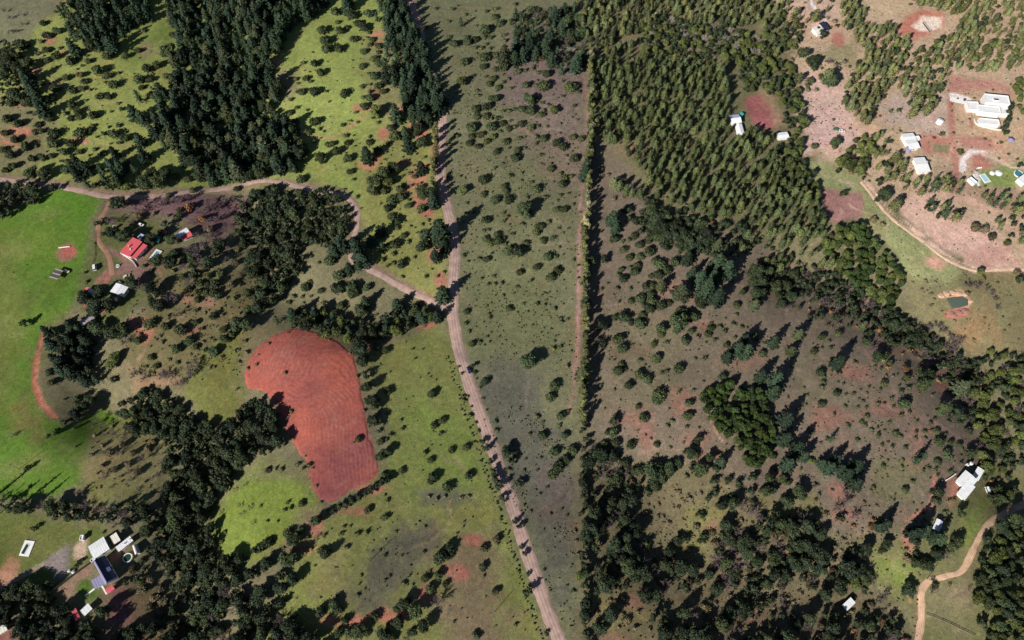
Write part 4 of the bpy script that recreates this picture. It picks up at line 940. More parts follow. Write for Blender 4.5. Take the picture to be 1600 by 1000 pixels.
car('car', (128,876), (133,873), 'black car parked at the concrete yard of the lower farm', PAINT_K, 'car', 4.2, 1.8, 1.5)
car('car', (1306,203), (1312,204), 'dark green car parked on the pink clearing', PAINT_G, 'car', 4.4, 1.8, 1.5)
car('car', (1315,205.5), (1321,206.5), 'white car parked behind the dark green car on the clearing', PAINT_W, 'car', 4.2, 1.8, 1.5)
car('car', (221,352), (226,354), 'white car parked on the grass above the red-roofed farmhouse', PAINT_W, 'car', 4.2, 1.8, 1.45)
car('car', (105,424.5), (110,427), 'pale car parked at the rim of the round dirt pen', PAINT_Y, 'car', 4.0, 1.6, 1.3)
# gazebo behind the villa garden
c = at(1577, 222); r = empty('gazebo', c)
for k in range(6):
    t = 6.28318 * k / 6; g = Geo(); g.box((2.2 * math.cos(t), 2.2 * math.sin(t)), (1, 0), (0, 1), -0.1, 0.1, -0.1, 0.1, -0.4, 2.4); g.make('post', POST, r)
mesh_obj('roof', [(2.9 * math.cos(6.28318*k/6), 2.9 * math.sin(6.28318*k/6), 2.4) for k in range(6)] + [(0, 0, 3.8)], [(k, (k+1) % 6, 6) for k in range(6)] + [tuple(range(6))[::-1]], R_LAV, r)
tag(r, 'round lilac-grey roofed gazebo right of the red drive', 'gazebo')
# pale logs and white posts in the green field
for k, (p, q) in enumerate((((92,387.5), (100,386.5)), ((100,386.5), (109.5,385.5)))):
    a, b = at(*p), at(*q); V, F = tube((0, 0, 0.3), (b.x - a.x, b.y - a.y, b.z - a.z + 0.3), 0.42, 0.34, 9)
    lo = empty('felled_log', a); mesh_obj('bark', V, F, R_CREAM, lo); n = len(V) // 2
    mesh_obj('cut_end', V[:n], [tuple(range(n))], W_TIMBER, lo); tag(lo, ('left' if k == 0 else 'right') + ' one of two pale logs lying above the round dirt pen', 'log')

# ------------------------------------------------------------------ poles, fences, pond
def pole(px, label):
    c = at(*px); r = empty('power_pole', c); V, F = tube((0, 0, -0.5), (0, 0, 9.0), 0.17, 0.11, 8); mesh_obj('shaft', V, F, POST, r)
    g = Geo(); g.box((0, 0), (0.77, 0.64), (-0.64, 0.77), -1.0, 1.0, -0.07, 0.07, 8.3, 8.45); a = g.make('crossarm', POST, r)
    for s in (-0.9, 0.0, 0.9):
        V, F = disc(0.06, 8.45, 8.7, 8); mesh_obj('insulator', [(x + s * 0.77, y + s * 0.64, z) for x, y, z in V], F, FRAME, a)
    tag(r, label, 'pole')
pole((578,877), 'wooden power pole casting a thin shadow on the lower pasture'); pole((772,957), 'wooden power pole near the main road at the bottom of the pasture')
pole((30,733), 'thin wooden power pole on the bright green slope'); pole((1448,905), 'wooden pole on the inside of the tan road bend')
def fence(label, pix, bay=3.0, solid=False, h=1.3):
    q = smooth_line([at(*p) for p in pix], bay); c = at(*pix[0]); r = empty('fence', c); o2 = np.array((c.x, c.y))
    for a in q:
        z = float(height(*a)) - c.z; V, F = tube((a[0] - c.x, a[1] - c.y, z - 0.4), (a[0] - c.x, a[1] - c.y, z + h + 0.15), 0.09, 0.08, 5); mesh_obj('post', V, F, POST, r)
    for a, b in zip(q[:-1], q[1:]):
        za, zb_ = float(height(*a)) - c.z, float(height(*b)) - c.z; d = b - a; l = float(np.hypot(*d)); u = d / l; v = np.array([-u[1], u[0]])
        A, B = a - o2, b - o2
        for (k0, k1) in (((0.05, h),) if solid else ((0.45, 0.6), (1.05, 1.2))):
            t = 0.05
            g = Geo(); g.quad_prism([(A[0]-v[0]*t, A[1]-v[1]*t, za+k0), (B[0]-v[0]*t, B[1]-v[1]*t, zb_+k0), (B[0]+v[0]*t, B[1]+v[1]*t, zb_+k0), (A[0]+v[0]*t, A[1]+v[1]*t, za+k0)],
                                    [(A[0]-v[0]*t, A[1]-v[1]*t, za+k1), (B[0]-v[0]*t, B[1]-v[1]*t, zb_+k1), (B[0]+v[0]*t, B[1]+v[1]*t, zb_+k1), (A[0]+v[0]*t, A[1]+v[1]*t, za+k1)])
            g.make('board' if solid else 'rail', R_BROWN if solid else POST, r)
    tag(r, label, 'fence')
fence('tall dark board fence running diagonally through the lower left farm', [(76,931),(95,915),(120,896),(145,878),(170,860),(190,847)], 2.6, True, 2.4)
fence('dark post and rail fence below the tan valley road bend', [(1447,960),(1472,970),(1497,982),(1522,994)], 3.0)
fence('post and rail fence along the lower edge of the valley meadow', [(1313,262),(1330,267),(1348,273),(1360,277)], 3.0)
fence('rail fence between green field and farm track', [(148,362),(147,380),(147,400),(144,412)], 3.0)
# pond with spoil heaps
W_POND = plain('pond_water', (0.10, 0.125, 0.095), rough=0.12, var=0.12, scale=0.15, spec=0.5)
pp = [at(*q) for q in [(1479,467),(1492,464.5),(1504,463),(1512,469),(1511,478),(1498,481),(1486,483),(1482,475)]]
zp = max(float(height(p.x, p.y)) for p in pp) + 0.12
V = [(p.x, p.y, zp) for p in pp] + [(p.x, p.y, zp - 2.5) for p in pp]; n = len(pp)
po = mesh_obj('pond', V, [tuple(range(n))[::-1] if False else tuple(range(n))] + [(k, k + n, (k + 1) % n + n, (k + 1) % n) for k in range(n)], W_POND); po['kind'] = 'structure'
SPOIL = plain('pale_spoil', alb((196,162,134)), var=0.25, scale=0.5); SPOILR = plain('red_spoil', alb((158,114,102)), var=0.25, scale=0.5)
hr_ = np.random.default_rng(3)
for k, (px, py, rr, m, lb) in enumerate([(1471,462,2.6,0,'pale spoil heap at the left end of the pond bank'),(1480,458.5,2.8,0,'pale spoil heap, second from left above the pond'),(1489,457,2.6,0,'pale spoil heap right above the middle of the pond'),(1499,458.5,2.4,0,'pale spoil heap, fourth from left above the pond'),(1508,459.5,2.2,0,'pale spoil heap at the upper right pond corner'),(1516,470,2.4,0,'pale spoil heap right of the pond'),(1489,491,3.0,1,'reddish spoil heap below the left of the pond'),(1499,488,2.8,1,'reddish spoil heap below the middle of the pond'),(1508,485.5,2.8,1,'reddish spoil heap below the right of the pond')]):
    c = at(px, py); V, Q_ = lump(hr_, (0, 0, 0), (rr, rr * 0.8, rr * 0.34), 13, 8); o = mesh_obj('spoil_heap', V, Q_, SPOILR if m else SPOIL); o.location = c
    tag(o, lb, 'earth heap', 'spoil heaps round the pond')
# fallen or stacked pale stones near the sand pit path, garden seats by the pool
for k, (px, py) in enumerate([(1526.5,263.5),(1529,263.3),(1531.5,263)]):
    c = at(px, py); r = empty('sun_lounger', c, 0.5); g = Geo(); g.box((0, 0), (1, 0), (0, 1), -0.9, 0.5, -0.32, 0.32, 0.25, 0.36); g.make('bed', WDECK, r)
    g = Geo(); g.quad_prism([(0.5, -0.32, 0.25), (0.6, -0.32, 0.25), (0.6, 0.32, 0.25), (0.5, 0.32, 0.25)], [(1.0, -0.32, 0.8), (1.1, -0.32, 0.8), (1.1, 0.32, 0.8), (1.0, 0.32, 0.8)]); g.make('backrest', WDECK, r)
    for sx in (-0.8, 0.4):
        for sy in (-0.28, 0.28): g = Geo(); g.box((sx, sy), (1, 0), (0, 1), -0.04, 0.04, -0.04, 0.04, -0.2, 0.25); g.make('leg', METAL, r)
    tag(r, ['left', 'middle', 'right'][k] + ' one of three white sun loungers above the pale garden pool', 'lounger', 'white loungers above the garden pool')
c = at(184.5, 416); r = empty('garden_fountain', c); mesh_obj('basin', *ring(0.9, 1.2, -0.3, 0.6, 16), WDECK, r); mesh_obj('water', *disc(0.9, 0.0, 0.4, 16), W_BLUE, r); V, F = tube((0, 0, 0), (0, 0, 1.6), 0.2, 0.14, 8); mesh_obj('column', V, F, WDECK, r); mesh_obj('bowl', *disc(0.45, 1.5, 1.7, 12), WDECK, r)
tag(r, 'white fountain in the round green island of the farmyard', 'fountain')
# ------------------------------------------------------------------ plants: where they stand
# survey lists: per map tile (origin of a 400x250 tile, coordinates at four times the photo's pixels): x, y, radius, sort
PL = []          # dicts: shape, mat, x, y, z, R, H, px, py, sort
SORT = {  # sort -> shape, material, height/radius, category, object name, look
 'b': ('bush', 'bush', 1.1, 'bush', 'bush', 'dark olive rounded bush'),
 's': ('bush', 'tree', 1.35, 'tree', 'small_evergreen_tree', 'round dark evergreen'),
 'B': ('bush', 'green', 1.2, 'bush', 'green_bush', 'bright yellow-green bush'),
 'd': ('broad', 'dark', 2.1, 'tree', 'dark_woodland_tree', 'dark broadleaf tree'),
 'e': ('broad', 'tree', 1.9, 'tree', 'olive_woodland_tree', 'olive broadleaf tree'),
 'g': ('broad', 'green', 1.9, 'tree', 'leafy_green_tree', 'bright leafy tree'),
 'v': ('broad', 'vivid', 2.3, 'tree', 'vivid_green_tree', 'vivid green tree'),
 'p': ('pine', 'pine', 3.0, 'pine tree', 'pine_tree', 'tall dark pine'),
 'q': ('pine', 'pine2', 2.6, 'pine tree', 'grey_green_pine', 'grey-green spreading pine'),
 'y': ('young', 'young', 4.1, 'conifer', 'plantation_tree', 'slender olive conifer'),
 'o': ('young', 'olive', 3.3, 'conifer', 'sunlit_conifer', 'pale olive sunlit conifer'),
 'h': ('column', 'light', 4.6, 'hedge tree', 'windbreak_tree', 'yellow-olive windbreak tree'),
 'c': ('column', 'cream', 4.4, 'hedge tree', 'blossoming_windbreak_tree', 'cream-tufted windbreak tree'),
 'w': ('bare', 'twig', 1.8, 'bare tree', 'bare_tree', 'leafless grey-purple tree'),
 'W': ('bare', 'twig2', 1.9, 'bare tree', 'pale_bare_tree', 'leafless pale-barked tree'),
 'r': ('bush', 'rust', 1.2, 'bush', 'russet_bush', 'russet orange bush'),
 'x': ('bush', 'dry', 1.2, 'bush', 'dry_bush', 'brown dry brushwood bush'),
}
def put(px, py, R, sort, H=None):
    sh, mt, hr = SORT[sort][:3]
    H = H or R * hr
    p = at(px, py, H * 0.5)
    PL.append(dict(sort=sort, p=p, R=R, H=H, px=px, py=py))
def tile(ox, oy, data):
    for q in data:
        px, py = ox + q[0] / 4, oy + q[1] / 4; R = q[2] / 4 * mpp(py) * 1.02
        k = q[3] if len(q) > 3 else ('s' if q[2] >= 29 else 'b')
        if k in 'degv': R *= 1.05
        put(px, py, R, k)
tile(0, 0, [(290,215,30),(350,190,30),(130,280,40),(60,340,45,'e'),(235,330,22),(290,310,25),(285,375,25),(350,345,35),(450,290,45,'p'),(440,380,32),(545,378,25),(665,350,30),(780,345,28),(860,312,25),(1050,320,50,'e'),(1145,375,35),(610,435,42),(665,470,28),(740,455,16),(500,465,28,'x'),(410,480,28),(520,508,26),(440,562,32),(510,553,26),(562,560,14),(710,525,32),(620,600,28),(675,603,26),(735,643,16),(755,678,20),(440,655,34),(485,690,32),(405,705,22),(445,735,26),(490,728,28),(580,718,34),(920,425,35),(980,400,30),(870,490,42),(930,495,28),(1035,473,26),(885,545,24),(860,600,35,'p'),(940,590,26),(340,545,35),(330,605,28),(260,520,25),(210,475,22),(500,830,40),(555,815,26),(575,785,22),(645,835,22),(605,853,14),(710,835,36),(735,780,22),(680,790,14),(780,860,32),(745,890,20),(590,933,20),(495,945,26),(440,890,34),(340,830,36),(310,870,28),(330,895,32),(215,820,26),(255,815,26),(160,910,36),(225,910,18),(90,865,30),(60,965,34),(195,985,30),(20,935,26),(265,985,30),(320,975,25),(400,945,32),(645,955,26),(710,950,36,'p'),(305,740,28),(230,780,26),(110,770,32),(40,740,36),(30,830,28),(170,705,18),(205,715,14),(555,970,12),(150,470,45,'p'),(180,540,45,'p'),(230,600,45,'p'),(250,670,50,'p'),(180,640,40,'e'),(80,590,45,'e'),(70,640,30),(30,470,40,'e'),(100,430,40,'e'),(170,400,40,'e'),(40,390,40,'e'),(830,700,45,'p'),(880,730,40,'p'),(870,870,40,'p'),(890,960,45,'p'),(1000,560,40,'p'),(980,600,35,'e'),(1080,215,24),(890,190,20),(680,430,8),(250,255,22),(165,275,25),(370,300,20),(120,350,25),(20,330,24),(60,200,16,'w'),(120,90,18,'w'),(60,110,18,'w'),(140,145,16,'w'),(90,190,20,'w'),(30,60,18,'w'),(270,140,26),(380,20,18),(340,70,16)])
tile(400, 0, [(495,70,35),(595,95,32),(510,135,22),(630,142,30),(570,168,22),(520,190,32),(670,170,35),(700,200,20),(415,185,32),(435,250,36),(605,243,28),(440,298,38),(520,303,32),(290,390,20),(365,395,30),(405,453,32),(400,392,8),(710,275,22),(765,285,26),(720,245,25),(670,318,26),(760,325,22),(735,365,28),(770,390,32),(665,410,26),(700,455,14),(735,475,34),(665,535,22),(760,535,30),(795,570,24),(715,568,22),(715,610,34),(670,605,20),(675,660,30),(620,700,16),(700,78,30),(245,490,20),(310,485,26),(260,518,14),(335,507,18),(215,482,12),(180,545,14),(150,540,10),(285,568,28),(255,570,14),(360,565,36),(440,568,16),(552,578,32),(457,632,12),(320,685,14),(365,757,32),(541,778,20),(635,762,14),(725,735,16),(760,765,18),(555,845,22),(570,888,26),(705,890,24),(710,852,16),(255,668,20),(250,760,26),(260,800,22),(325,825,28),(395,805,18),(365,878,22),(405,860,10),(460,900,28),(380,922,10),(505,940,34),(570,985,34),(300,905,22),(310,945,30),(400,980,40,'e'),(150,580,25),(215,620,20),(205,705,25),(260,840,22),
 (745,690,42,'g'),(870,700,50,'p'),(840,800,32),(870,850,40,'e'),(820,895,20),(930,830,40,'p'),(1000,800,45,'e'),(950,900,40,'p'),(1040,890,40,'e'),(980,700,40,'p'),(1030,720,40,'p'),(1080,740,36,'p'),(690,960,45,'p'),(760,940,30),(560,20,40,'p'),(590,10,36,'e'),
 (1120,800,26,'h'),(1115,850,26,'h'),(1125,900,26,'h'),(1120,950,26,'h'),(1125,990,24,'h'),(1285,505,30,'g'),
 (1125,50,16),(1225,52,18),(1260,32,10),(1440,68,18),(1495,52,22),(1370,68,8),(1310,88,16),(1205,132,16),(1280,135,25,'p'),(1070,165,20),(1310,230,22),(1205,225,18),(1240,270,30),(1320,258,32),(1365,245,24),(1430,185,36),(1490,105,28),(1520,140,30),(1550,215,22),(1555,252,22),(1430,230,22),(1465,232,22),(1370,295,20),(1405,300,22),(1440,275,16),(1465,298,18),(1430,355,34),(1300,385,30),(1420,415,24),(1555,340,60,'q'),(1500,340,28),(1500,430,26),(1545,425,26),(1480,490,28),(1455,525,26),(1430,478,16),(1510,545,26),(1545,510,18),(1580,490,16),(1380,565,18),(1385,595,22),(1485,615,34),(1590,550,16),(1375,680,30),(1440,665,32),(1380,728,24),(1440,725,26),(1470,738,20),(1510,735,24),(1350,790,36),(1470,790,36),(1540,770,24),(1580,800,28),(1525,820,16),(1400,840,26),(1350,850,26),(1335,895,26),(1385,915,24),(1480,850,24,'B'),(1440,880,24,'B'),(1555,885,28),(1255,848,20),(1240,775,12),(1505,945,28),(1580,925,14),(1580,690,20),(1545,690,18),(1490,685,10)])
tile(800, 0, [(30,270,45,'p'),(110,250,45,'p'),(210,290,45,'p'),(240,210,38,'p'),(310,180,40,'p'),(270,100,38,'p'),(60,100,25),(160,60,25),(200,80,25),(120,60,30),(250,370,35,'p'),(310,430,32,'p'),(400,390,50,'p'),(440,350,40,'p'),(370,210,35,'e'),(440,200,35,'e'),(300,350,32,'w'),(370,310,30,'W'),(175,360,24,'r'),(340,260,30,'w'),(150,330,35,'p'),(70,340,40,'p'),(20,360,36,'p'),(350,130,36,'e'),(420,120,36,'e'),(20,25,20),(90,140,26),(40,190,30),(330,60,36,'p'),
 (40,445,25),(85,437,18),(125,430,20),(165,450,20),(215,460,30),(5,545,12),(90,530,30),(150,530,18),(200,535,40),(365,545,40),(410,570,22),(110,620,35,'e'),(85,590,15),(150,615,25),(190,640,18),(15,680,18),(60,680,28),(115,690,35),(200,690,20),(260,685,26,'g'),(385,660,18),(320,598,16),(180,715,28),(60,770,25),(15,790,20),(115,795,26),(165,785,18),(220,788,14),(305,770,12),(375,730,10),(45,860,20),(150,850,22),(200,865,30),(150,895,18),(380,855,24),(435,865,25),(300,830,12),(280,890,34),(320,915,30),(385,985,30),(180,965,18),(30,940,28),(20,985,30),(480,960,36,'q'),(1400,680,10)])
tile(0, 250, [(200,80,40,'e'),(280,80,40,'e'),(75,35,30),(30,60,25),(410,60,35),(420,10,25),(790,170,30,'g'),(900,150,50,'e'),(990,140,50,'e'),(1030,80,35,'e'),(940,80,35,'e'),(1100,100,30),(1240,100,35,'e'),(1170,120,25),(1200,190,26),(1330,150,30),(1050,220,24),(575,40,24),
 (1050,345,15,'B'),(1110,350,30),(745,270,45,'d'),(690,385,35,'w'),(700,455,45,'d'),(770,480,40,'d'),(610,395,25,'d'),(640,460,20),(940,490,40,'d'),(1030,400,30,'e'),(1070,500,40,'e'),(1000,450,30,'d'),(980,630,45,'e'),(1060,640,50,'d'),(1090,590,40,'d'),(900,660,20),(940,690,20),(820,770,40,'d'),(880,800,40,'w'),(940,810,50,'d'),(530,870,45,'d'),(620,830,40,'d'),(600,920,55,'d'),(680,900,45,'d'),(560,930,25,'d'),(960,900,40,'e'),(1060,870,50,'w'),(1000,910,40,'d'),(1240,560,60,'w'),(1190,610,35,'e'),(1170,570,40,'w'),(1300,640,45,'d'),(1370,520,40,'d'),(1350,560,35,'d'),(1220,690,35,'d'),(1170,760,36,'w'),(1200,720,30),(1250,770,30),(1300,720,32),(1230,830,30),(1280,830,28),(1340,770,36),(1330,830,30),(1380,700,32),(1360,850,30),(1460,865,22,'B'),(1540,830,36),(1080,690,20,'B'),(1190,850,14),(1220,940,22),(1330,975,30),(1100,960,36,'w'),(1550,930,32),(640,370,18),(590,520,10),(530,700,14),(540,760,18),
 (850,320,36,'w'),(820,380,34,'w'),(900,270,34,'w'),(970,280,34,'w'),(1030,260,30,'w'),(1100,260,34,'w'),(1160,230,30,'w'),(1180,290,34,'r'),(1260,320,36,'w'),(1300,270,34,'w'),(1340,300,36,'w'),(1260,370,30,'r'),(1330,370,36,'w'),(1400,330,34,'w'),(1390,260,34,'w'),(1420,400,32,'w'),(1310,430,30,'x'),(1200,390,28,'w'),(1120,310,26,'x'),(870,350,28,'x'),(960,330,22,'x'),(1250,640,40,'w'),(1140,660,36,'w'),(1480,560,26,'x'),(1470,640,24,'x'),(1500,720,24,'x'),(1440,780,28,'x'),(1450,240,30,'w'),(1480,180,28),(80,700,6),(165,655,6),
 (1230,870,26),(1180,800,26),(1140,730,26),(1290,780,28),(1400,620,30,'w'),(1420,560,28,'w'),(1280,480,30,'w'),(1220,470,26,'w'),(40,130,8)])
tile(400, 250, [(280,115,32),(590,72,24),(610,120,16),(550,182,14),(630,230,18),(655,300,10),(265,200,28,'g'),(740,130,45,'e'),(790,80,50,'e'),(820,140,30,'g'),(860,40,40,'e'),(730,190,35,'e'),(800,190,28),(900,180,30),(870,130,20),(915,155,22),(960,80,18),(995,100,26),(1030,45,40,'p'),(1040,210,45,'e'),(1020,180,30),(1100,210,40,'p'),(1105,250,45,'p'),(1030,300,32),(955,285,28),(905,230,30),(850,250,35),(820,295,32),(870,380,36),(840,350,25),(885,425,22),(965,410,12),(930,380,10),(925,470,24),(950,508,22),(870,530,34),(860,585,22),(820,540,28),(790,625,22),(820,660,16),(860,645,20),(905,650,32),(990,605,16),(955,628,10),(1150,440,76,'p'),(1060,460,40,'d'),(1030,550,38,'d'),(1060,520,35,'d'),(1120,595,42,'p'),(1180,530,40,'p'),(1165,830,56,'p'),(1060,725,18),(1135,725,14),(915,728,16),(1100,680,10),
 (345,600,15),(390,640,14),(460,630,38),(515,720,36),(510,800,46),(595,790,45),(600,830,38),(690,795,30),(405,815,24),(310,790,34),(335,755,18),(290,850,18),(340,850,15),(235,850,22),(175,865,16),(205,890,22),(295,890,12),(420,890,20),(530,910,36),(680,880,40,'p'),(650,940,40,'e'),(750,965,12),(880,900,40,'p'),(930,960,36,'p'),(990,940,40,'e'),(1000,905,30),(1080,970,40,'e'),(1130,975,36,'p'),(630,540,66,'p'),(660,620,48,'p'),(530,520,55,'p'),(580,670,35,'p'),(640,665,32,'p'),(770,440,36,'p'),(800,420,32,'p'),(720,500,36,'p'),(790,540,30,'p'),(480,560,40,'p'),
 (1105,20,24,'h'),(1100,60,24,'h'),(1105,130,22,'h'),(1100,170,24,'h'),(1200,105,18),(1240,210,12),(1290,185,26,'g'),(1205,165,12),(1318,32,12),(1380,70,10),(1425,120,36),(1490,50,16),(1540,20,14),(1455,5,10),(1585,95,20),(1550,165,26),(1555,200,26),(1418,215,24),(1490,248,30),(1580,245,30),(1475,198,10),(1560,190,20),(1548,330,16),(1435,375,30),(1548,380,18),(1425,440,16),(1455,435,16),(1435,490,26),(1465,520,28,'B'),(1510,465,28),(1510,500,32),(1550,490,22),(1550,520,20),(1575,565,34),(1300,590,20),(1325,630,12),(1395,615,20),(1440,620,26),(1475,580,14),(1410,738,14),(1450,775,16),(1495,775,16),(1535,770,18),(1385,815,8),(1545,843,14),(1495,845,8),(1470,890,8),(1520,880,8),(1580,930,26),(1315,945,26),(1455,960,14),(1460,985,18),(1595,460,12),(1380,480,8)])
tile(800, 250, [(5,100,12),(60,125,12),(118,135,16),(150,178,30),(205,230,22),(240,55,24),(300,85,22),(315,150,30),(330,110,25),(300,220,18),(355,205,14),(370,100,20),(205,155,12),(260,135,10),(75,310,52,'e'),(120,320,18),(275,310,24),(325,305,26),(230,385,20),(65,400,20),(170,415,28),(150,450,28,'B'),(195,500,26),(255,485,24),(85,520,24),(10,460,14),(40,570,45),(10,530,14),(225,600,32),(270,600,20),(320,590,10),(155,670,28),(45,700,28),(245,730,36),(285,690,28),(425,325,12),(415,655,14),(365,700,8),(415,735,12),(30,790,16),(10,830,10),(150,900,22),(205,905,14),(270,925,18),(10,935,12),(100,945,10),(305,990,18),(185,970,8),(145,835,8),(280,820,8),(305,410,6),(375,385,6),
 (635,360,45,'p'),(650,420,36,'p'),(575,620,30,'d'),(640,490,30),(615,510,16),(690,510,18),(730,495,20),(765,470,25),(770,375,25),(700,560,28),(735,605,28),(800,530,32),(800,600,26),(850,500,28),(855,570,36),(865,460,25),(910,480,40,'e'),(895,635,30),(920,650,36),(970,690,30),(915,720,34),(1015,635,36),(870,725,24),(680,685,24),(665,715,22),(695,745,32),(660,800,20),(600,770,12),(740,805,18),(785,660,26),(770,695,32),(740,670,20),(840,790,30),(875,785,28),(935,780,40,'q'),(805,860,32),(865,840,32),(870,880,36),(745,880,24),(930,910,32),(980,895,24),(855,930,32),(825,905,24),(815,970,28),(700,980,38),(640,985,25),(755,970,10),(1050,945,32),(1020,985,30),(1100,970,40),(1140,980,30),(1060,820,60,'q'),(1100,610,45,'p'),(1130,700,40,'p'),(1180,740,60,'p'),(1220,800,70,'p'),(1290,850,60,'p'),(1290,640,60,'p'),(1350,680,60,'p'),(1260,730,50,'p'),(1290,530,45,'q'),
 (870,320,40,'e'),(900,370,45,'d'),(960,350,35,'e'),(930,430,45,'d'),(870,410,35,'e'),(1000,420,40,'d'),(1040,400,35,'e'),(1070,460,40,'d'),(1010,470,40,'d'),(1100,510,40,'d'),(1150,550,40,'d'),(1130,470,35,'d'),(1160,430,30,'e'),(1060,530,40,'e'),(1110,560,35,'e'),(960,480,40,'d'),(1180,400,35,'e'),(1210,460,36,'d'),(1240,500,36,'d'),(1190,510,36,'d'),(1530,700,50,'e'),(1560,760,45,'e'),(1510,760,40,'e'),(1590,700,40,'e'),(1540,840,45,'e'),(1520,900,40,'q'),(1440,830,20,'g'),(1430,530,25,'q'),(1405,905,26),(1400,965,16),(1160,850,30),(1180,890,40,'e'),(1210,870,35,'e'),(1440,430,30,'d'),(1320,400,26,'e'),(1250,400,26,'r')])
tile(800, 250, [(640,140,26,'o'),(668,165,24,'y'),(715,190,24,'y'),(752,205,22,'y'),(800,215,24,'y'),(690,150,20,'y'),(560,100,20,'x'),(600,90,18,'x'),(460,75,42,'p'),(468,20,38,'p'),(560,60,20,'x'),(640,240,22,'x'),(700,225,20,'x'),(470,400,34,'e'),(475,640,34,'e'),(470,900,34,'e')])
tile(1200, 0, [(210,330,40,'e'),(280,385,42,'e'),(395,510,48,'e'),(370,480,36,'o'),(90,290,30),(120,400,26),(60,380,24),(150,430,26),(335,475,26),(265,500,28),(190,490,24,'o'),(140,490,24),(90,500,22),(250,530,22),(300,560,20,'x'),(410,745,12),(770,690,20),(820,685,22),(910,700,30,'o'),(940,640,30,'o'),(1000,680,30,'o'),(1040,650,24,'o'),(1085,835,22),(1205,945,24),(415,890,34,'e'),(290,910,24),(300,100,26,'o'),(340,210,30,'e'),(1500,700,30,'d'),(1495,760,30,'d'),(1475,800,26,'e'),(1520,660,26,'d'),(1490,830,22,'e'),(1150,650,10),(1150,690,10),(250,560,22,'x'),(150,370,20,'x'),(420,130,20,'x'),(385,380,26,'w'),(430,400,22,'x'),(480,380,22,'x')])
tile(1200, 250, [(470,210,26,'e'),(580,60,36,'g'),(510,30,40,'g'),(450,10,36,'g'),(735,210,45,'e'),(700,240,30,'e'),(700,130,28,'e'),(800,280,32,'o'),(820,265,26,'e'),(1325,705,28,'g'),(1500,520,20,'g'),(1450,440,16,'W'),(1300,420,36,'x'),(1360,430,34,'x'),(1400,480,30,'x'),(1260,780,28,'w'),(1310,790,28,'w'),(1340,740,24,'x'),(1250,830,22,'x'),(1400,830,20,'w'),(1420,870,20,'w'),(1440,920,20,'w'),(1370,800,20,'w'),(1580,740,30,'e'),(1560,700,26,'x'),(1470,980,10),(620,30,26,'d'),(440,60,20,'d'),(520,75,20,'x'),(600,90,20,'x'),(600,110,14,'e'),(1530,360,24,'e'),(660,370,24,'x'),(720,400,22,'x'),(620,400,20,'x'),(1580,30,20,'e')])
tile(0, 500, [(150,20,30,'d'),(300,325,24),(320,390,26),(610,60,50,'e'),(700,80,55,'e'),(750,60,45,'e'),(720,230,36,'g'),(690,280,36,'g'),(780,130,30,'w'),(860,125,30),(940,235,28),(910,290,18),(975,285,24),(940,162,10),(1030,40,36),(1130,60,40),(1100,180,36),(1185,125,34),(1220,165,24),(1260,52,22),(1390,60,28),(1400,120,36),(1340,190,36),(1270,190,20,'B'),(1110,265,20),(1055,245,16),(1310,115,14),(930,20,35),(1440,90,30),(1480,20,45,'e'),(1540,30,40,'e'),(1220,15,25),(840,330,36,'w'),(900,350,30,'w'),(1030,330,40,'w'),(1070,345,36,'w'),(1200,300,45,'w'),(1170,350,40,'w'),(1230,260,30,'w'),(1120,400,30,'w'),(1000,350,26,'w'),(470,590,40,'d'),(520,545,40,'d'),(400,640,26,'d'),(350,690,24,'d'),(300,725,18,'d'),(560,500,40,'e'),(480,490,30,'e'),(460,675,14),(700,370,26,'d'),(65,725,20,'W'),(165,925,22,'d'),(590,640,30,'w'),(640,660,26,'w'),(720,720,30,'w'),(780,730,28,'w'),(700,660,22,'x'),(820,680,26,'w'),(760,780,26,'x'),(680,830,26,'x'),(880,870,30,'w'),(830,830,26,'x'),(800,900,26,'x'),(860,950,24,'x'),(920,800,26,'x'),(900,700,26,'r'),(950,760,24,'x'),(640,780,22,'x'),(590,720,20,'x'),(570,840,20,'x'),(720,930,24,'x'),(640,910,22,'x'),(400,495,10),(470,790,10),(1540,200,20,'x'),(1550,300,16),(1480,430,14),(1530,130,18,'x')])
tile(400, 500, [(185,328,17),(220,570,20),(640,745,24),(755,160,28),(810,190,26),(975,180,12),(1042,180,10),(995,238,12),(825,443,26),(1095,462,30),(978,478,8),(905,625,14),(910,680,20),(1165,628,26),(1110,660,28),(1155,708,20),(1055,832,22),(1090,878,26),(1218,810,24),(1312,798,26),(910,945,24),(1105,985,36),(1325,975,30),(1250,565,5),(1295,475,18),(1300,500,20),(1340,595,22),(990,795,5),(1075,335,9),(1092,352,9),(1125,372,8),(610,765,10),(935,135,8),
 (640,140,40,'d'),(660,190,48,'d'),(665,260,38,'d'),(680,340,30,'d'),(690,420,36,'d'),(720,500,36,'d'),(735,540,34,'e'),(750,490,28,'d'),(735,625,34,'e'),(790,645,22),(770,580,18),(820,580,14),(765,695,22),(840,718,20),(815,745,16),(775,762,26),(775,855,38,'e'),(800,830,32,'e'),(820,985,30),(800,970,25),(1330,70,18),(1345,150,26),(1355,285,18,'d'),(1360,330,20),(1425,385,30),(1495,630,20),(1505,690,20),(1560,830,36,'d'),(1590,880,30,'d'),(1520,100,12),(1560,125,8),(1470,75,8),(1310,20,20),(1290,330,14),(1268,290,12),(1320,480,14,'B'),(1345,540,12),(1375,640,14),(1390,690,16),(1415,760,22,'d'),(1440,800,26,'d'),(1465,880,22,'d'),(1480,940,24,'d'),(1490,975,22,'d'),(1580,935,18),(1380,365,10),(1400,420,12),(1420,490,12),(1440,560,10),
 (260,900,22),(300,920,20),(330,905,22),(160,935,20),(70,940,24,'x'),(120,930,18,'x')])
